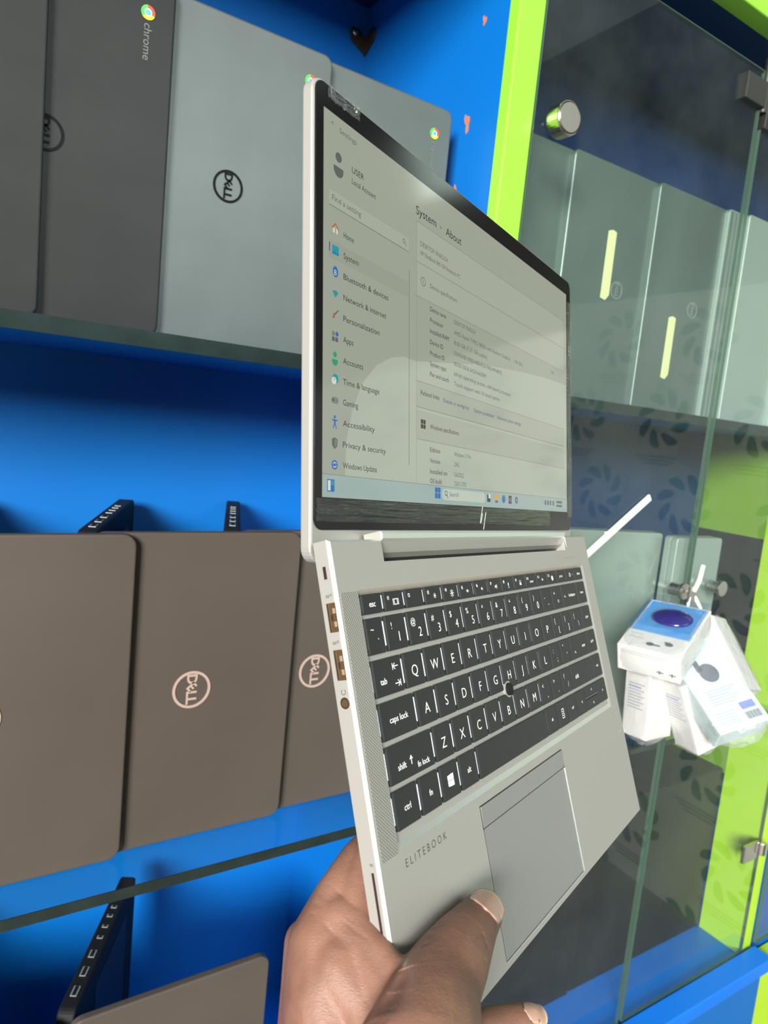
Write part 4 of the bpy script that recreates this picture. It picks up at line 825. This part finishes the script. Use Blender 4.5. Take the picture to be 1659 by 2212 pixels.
for (a1, a2, dpt, wd_) in (((872, 2098), (838, 2178), .0034, .0050), ((850, 2150), (806, 2205), .0020, .0070),
                           ((938, 2004), (1052, 2040), .0011, .0009), ((928, 2020), (1058, 2056), .0011, .0009), ((948, 1992), (1046, 2022), .0011, .0009), ((918, 2040), (1050, 2078), .0011, .0009), ((960, 1982), (1040, 2006), .0004, .0006),
                           ((690, 1930), (760, 1990), .0005, .0007), ((680, 1950), (750, 2010), .0006, .0007), ((672, 1972), (738, 2030), .0005, .0007),
                           ((705, 1908), (775, 1965), .0004, .0006), ((735, 1985), (800, 2035), .0005, .0007)):
    crease(hm, surf(*a1), surf(*a2), dpt, wd_); hm.update()
hm.materials.clear(); hm.materials.append(MATS['skin'])
hb = bpy.data.objects.new('skin_surface', hm); COL.objects.link(hb); hb.parent = hand
from mathutils.bvhtree import BVHTree
bvh = BVHTree.FromPolygons([v.co.copy() for v in hm.vertices], [list(p.vertices) for p in hm.polygons])
# nails: curved plates over the finger ends
def nail(center, along, normal, L, Wd, R, name='fingernail', tip=0.12):
    along = along.normalized(); normal = (normal - along * normal.dot(along)).normalized(); side = along.cross(normal)
    b = MB(); nx, ny = 12, 12; vs = []; fs = []
    for j in range(ny + 1):
        v = j / ny
        for i in range(nx + 1):
            u = i / nx * 2 - 1; wv = Wd * (1 - 0.10 * (1 - v)) * math.sqrt(max(0.0, 1 - max(0, (0.16 - v) / 0.16) ** 2 * .9)) * (1 - 0.25 * max(0, (v - 0.8) / 0.2) ** 2)
            a = u * wv / R * 1.0
            yy = L * (v - 0.5) - (1 - u * u) * 0 + (-(u * u) * L * 0.10 if v > 0.5 else (u * u) * L * 0.10)
            pt = center + along * yy + side * (math.sin(a) * R) + normal * 0.03
            hit = bvh.ray_cast(HI @ pt, (HI.to_3x3() @ -normal).normalized())
            g = (HI.inverted() @ hit[0]) if hit[0] is not None else center + along * yy + side * (math.sin(a) * R)
            want = center + along * yy + side * (math.sin(a) * R) + normal * (math.cos(a) * R)
            k2 = (g - center).dot(normal); k3 = (want - center).dot(normal)
            lift = 0.0003
            vs.append(center + along * yy + side * (math.sin(a) * R) + normal * (max(k2, k3 - 0.0022) + lift))
    for j in range(ny):
        for i in range(nx): fs.append((j * (nx + 1) + i, j * (nx + 1) + i + 1, (j + 1) * (nx + 1) + i + 1, (j + 1) * (nx + 1) + i))
    b.add([HI @ v for v in vs], fs); b.m = [1 if k_ // nx >= ny - 1 else 0 for k_ in range(len(fs))]
    o = b.build(name, ['nail', 'nail_tip'], parent=hand, smooth=True)
    so = o.modifiers.new('s', 'SOLIDIFY'); so.thickness = 0.0007; so.offset = 0
    return o
camp = Vector((0, 0, H))
tip, prev = th[0][0], th[2][0]; al = (tip - prev); nrm = (camp - tip).normalized()
nail(tip - al.normalized() * 0.0035 + nrm * 0.001, al, nrm + (WM @ Vector((0.05, -0.10, 0))), 0.0180, 0.0092, 0.0104, 'thumbnail')
ft = chains[-3]; tp, pv = ft[-1][0], ft[-2][0]; al = tp - pv
nail(tp + al.normalized() * 0.001, al, WM @ Vector((0.15, -0.95, -0.25)), 0.013, 0.0066, 0.0100)

# ================================================================ THINGS HANGING FROM THE LOCK
RB = dict(
    A=(((0.307, 0.896, -0.32), (-0.951, 0.3, -0.073), (0.03, 0.327, 0.944)), (779.2, 583.3, -258.0), (82.0, 133.0, -39.0)),
    B=(((0.866, -0.133, 0.483), (-0.376, -0.809, 0.451), (0.331, -0.572, -0.751)), (868.7, 569.5, -273.2), (72.0, 130.0, 36.0)),
    C=(((0.962, -0.059, -0.268), (0.165, -0.654, 0.738), (-0.219, -0.754, -0.62)), (968.2, 569.8, -227.8), (55.0, 112.0, 26.0)),
    D=(((-0.019, -0.016, 1.0), (-0.996, -0.088, -0.02), (0.089, -0.996, -0.015)), (835.4, 603.7, -304.8), (40.0, 93.0, 54.0)),
    E=(((-0.302, 0.317, 0.899), (-0.946, -0.218, -0.241), (0.12, -0.923, 0.366)), (867.4, 573.8, -314.9), (47.0, 100.0, 38.0)))
BL = dict(A='white earbud box with blue window and indigo charging case, top of the bunch',
          B='white and pale teal earbud box with drawn earbud and barcode, right side of the bunch',
          C='narrow white box edge sticking up behind the barcoded box', D='upright white carton hanging lowest at the left, beside the laptop edge',
          E='slim tilted white carton between the left carton and the barcoded box')
for kx in 'ABCDE':
    R_, T_, D_ = RB[kx]; M = Matrix.Translation((T_[0] * mm, T_[1] * mm, T_[2] * mm + H)) @ Matrix(R_).to_4x4()
    t = thing('earbud_box', BL[kx], 'box', M=M, group='boxed earbuds in clear bags hanging from the cabinet lock')
    u, v, w_ = D_; b = MB(mm); b.box(0, u, 0, v, min(0, w_), max(0, w_), 0)
    cb = b.build('carton', 'carton_teal' if kx == 'B' else 'carton_white', parent=t, bevel=0.0008)
    if kx == 'A':
        b = MB(mm); b.box(3, u - 3, 44, v - 4, 0.0, 0.25); wn_ = b.build('window_backing', 'window_blue', parent=cb, label='bright blue inside of the window')
        b = MB(mm); b.sphere((44, 86, 4), 22, 16, 0, (1.25, 1.0, 0.32)); cc_ = b.build('charging_case', 'case_indigo', parent=wn_, smooth=True, label='dark indigo charging case')
        b = MB(mm); b.box(1.5, u - 1.5, 42, v - 2, 11.0, 11.4); b.box(1.5, u - 1.5, 42, 42.4, 0, 11); b.box(1.5, 1.9, 42, v - 2, 0, 11); b.box(u - 1.9, u - 1.5, 42, v - 2, 0, 11); b.build('window_cover', 'box_window', parent=cb)
        b = MB(mm)
        for (cx, cy, a_) in ((38, 16, 0.3), (60, 24, -0.5)):
            b.ring(cx, cy, 0.01, 5.2, 0.1, 0.35, 20, 1, 0, 2 * math.pi, 0.8); b.box(cx, cx + 13, cy - 1.4, cy + 1.4, 0.1, 0.35, 1) if a_ > 0 else b.box(cx - 7, cx + 1, cy + 2, cy + 5, 0.1, 0.35, 1)
        text(b, 'Wireless', 6, 24, 6, 0.3, 0); text(b, 'Earbuds', 6, 34, 5, 0.3, 0)
        for q, (xa, xb_) in enumerate(((6, 66), (6, 62))): b.box(xa, xb_, -0.2, 0.0, -8 - q * 3, -7.2 - q * 3, 0)
        for xa in (52, 68): b.box(xa, xa + 9, -0.2, 0, -30, -28.5, 1); b.box(xa + 3, xa + 5, -0.2, 0, -32, -27, 1)
        b.build('box_print', ['print_grey', 'print_dark'], parent=cb)
    if kx == 'B':
        b = MB(mm); b.ring(36, 48, 0.01, 13, -0.30, -0.05, 24, 1, 0, 2 * math.pi, 1.1); b.box(22, 30, 22, 44, -0.3, -0.05, 1)
        for q in range(6): b.box(14, 58 - (q % 3) * 6, 72 + q * 4.0, 73.4 + q * 4.0, -0.3, -0.05, 0)
        b.box(46, 66, 98, 108, -0.3, -0.05, 2)
        for q in range(14): b.box(46 + q * 1.5, 46.7 + q * 1.5 + (q % 3) * .2, 112, 122, -0.3, -0.05, 1)
        for q in range(5): b.box(8, 36, 104 + q * 4, 105.2 + q * 4, -0.3, -0.05, 0)
        b.build('box_print', ['print_grey', 'print_dark', 'print_blue'], parent=cb)
    if kx in 'DE':
        b = MB(mm)
        for q in range(9): b.box(6, u - 8 - (q % 2) * 5, 18 + q * 4.2, 19.6 + q * 4.2, -0.3, -0.05, 1 if q == 1 else 0)
        b.build('box_print', ['print_grey', 'print_blue'], parent=cb)
    # the crumpled clear bag round the box
    b = MB(mm); vs = []; fs = []; N = 18; lo, hi = min(0, w_), max(0, w_)
    cx, cy, cz = u / 2, v / 2, (lo + hi) / 2; tail = 12 if kx != 'A' else 6
    for i in range(N + 1):
        th_ = math.pi * i / N
        for j in range(2 * N):
            a_ = math.pi * j / N; d = Vector((math.sin(th_) * math.cos(a_), math.cos(th_), math.sin(th_) * math.sin(a_)))
            k_ = 1 / max(abs(d.x), abs(d.y), abs(d.z)); k_ = 0.72 * k_ + 0.28 * 1.25
            n_ = noise.noise(d * 4 + Vector((ord(kx), 0, 0))) * 0.06
            yy = cy + d.y * k_ * (v / 2 + 3); 
            if yy > v: yy += tail * ((yy - v) / 6 if yy - v < 6 else 1) * (0.6 + 0.4 * noise.noise(d * 6))
            vs.append((cx + d.x * (k_ + n_) * (u / 2 + 2.5), yy, cz + d.z * (k_ + n_) * ((hi - lo) / 2 + 2.5)))
    for i in range(N):
        for j in range(2 * N): fs.append((i * 2 * N + j, i * 2 * N + (j + 1) % (2 * N), (i + 1) * 2 * N + (j + 1) % (2 * N), (i + 1) * 2 * N + j))
    b.add(vs, fs); b.build('clear_bag', 'plastic_wrap', parent=t, smooth=False)
# key in the left lock and the cord the bags hang from
kt = thing('key', 'small steel key in the left door lock with white cord ends', 'key', loc=(0.966, DF - 0.032, H - 0.205))
b = MB(); b.box(-0.011, 0.011, -0.012, -0.009, -0.012, 0.012); b.box(-0.0025, 0.0025, -0.010, 0.0, -0.003, 0.003); b.build('key_bow', 'steel', parent=kt, bevel=0.0008)
b = MB(); b.tube([(-0.006, -0.010, -0.004), (-0.010, -0.012, -0.02), (-0.005, -0.014, -0.045), (0.006, -0.018, -0.062)], 0.0022); b.tube([(0.006, -0.010, -0.004), (0.018, -0.014, -0.02), (0.030, -0.020, -0.05)], 0.0028)
b.tube([(0.0, -0.012, 0.004), (0.006, -0.014, 0.022), (0.013, -0.012, 0.044)], 0.0034); b.build('cord', 'string_white', parent=kt, smooth=True)
# pale stick leaning at the glass, right of the laptop's hinge
def on_front(px, py, Y):
    q_ = CW(px, py, 1000); o_ = Vector((0, 0, H)); return o_ + (q_ - o_) * (Y / q_.y)
p, q = on_front(1404, 1074, DF - 0.0085), on_front(1262, 1203, DF - 0.0085)
d = (q - p).normalized(); u = d.cross(Vector((0, 1, 0))).normalized(); v = d.cross(u)
b = MB(); hw, ht_ = 0.0050, 0.0020
vs = []
for c, k_ in ((p, 1), (q, 1)):
    for (a_, e_) in ((-1, -1), (1, -1), (1, 1), (-1, 1)): vs.append(c + u * hw * a_ + v * ht_ * e_ - p)
b.add(vs, [(0, 1, 2, 3), (7, 6, 5, 4), (0, 4, 5, 1), (1, 5, 6, 2), (2, 6, 7, 3), (3, 7, 4, 0)])
b.sphere((q - p) * 0.66 - u * 0.0044 - v * 0.001, 0.0024, 8)
tag(b.build('plastic_stick', 'stick_white', loc=p, bevel=0.0010), 'thin pale plastic stick slanting up from the laptop hinge in front of the glass door', 'stick')
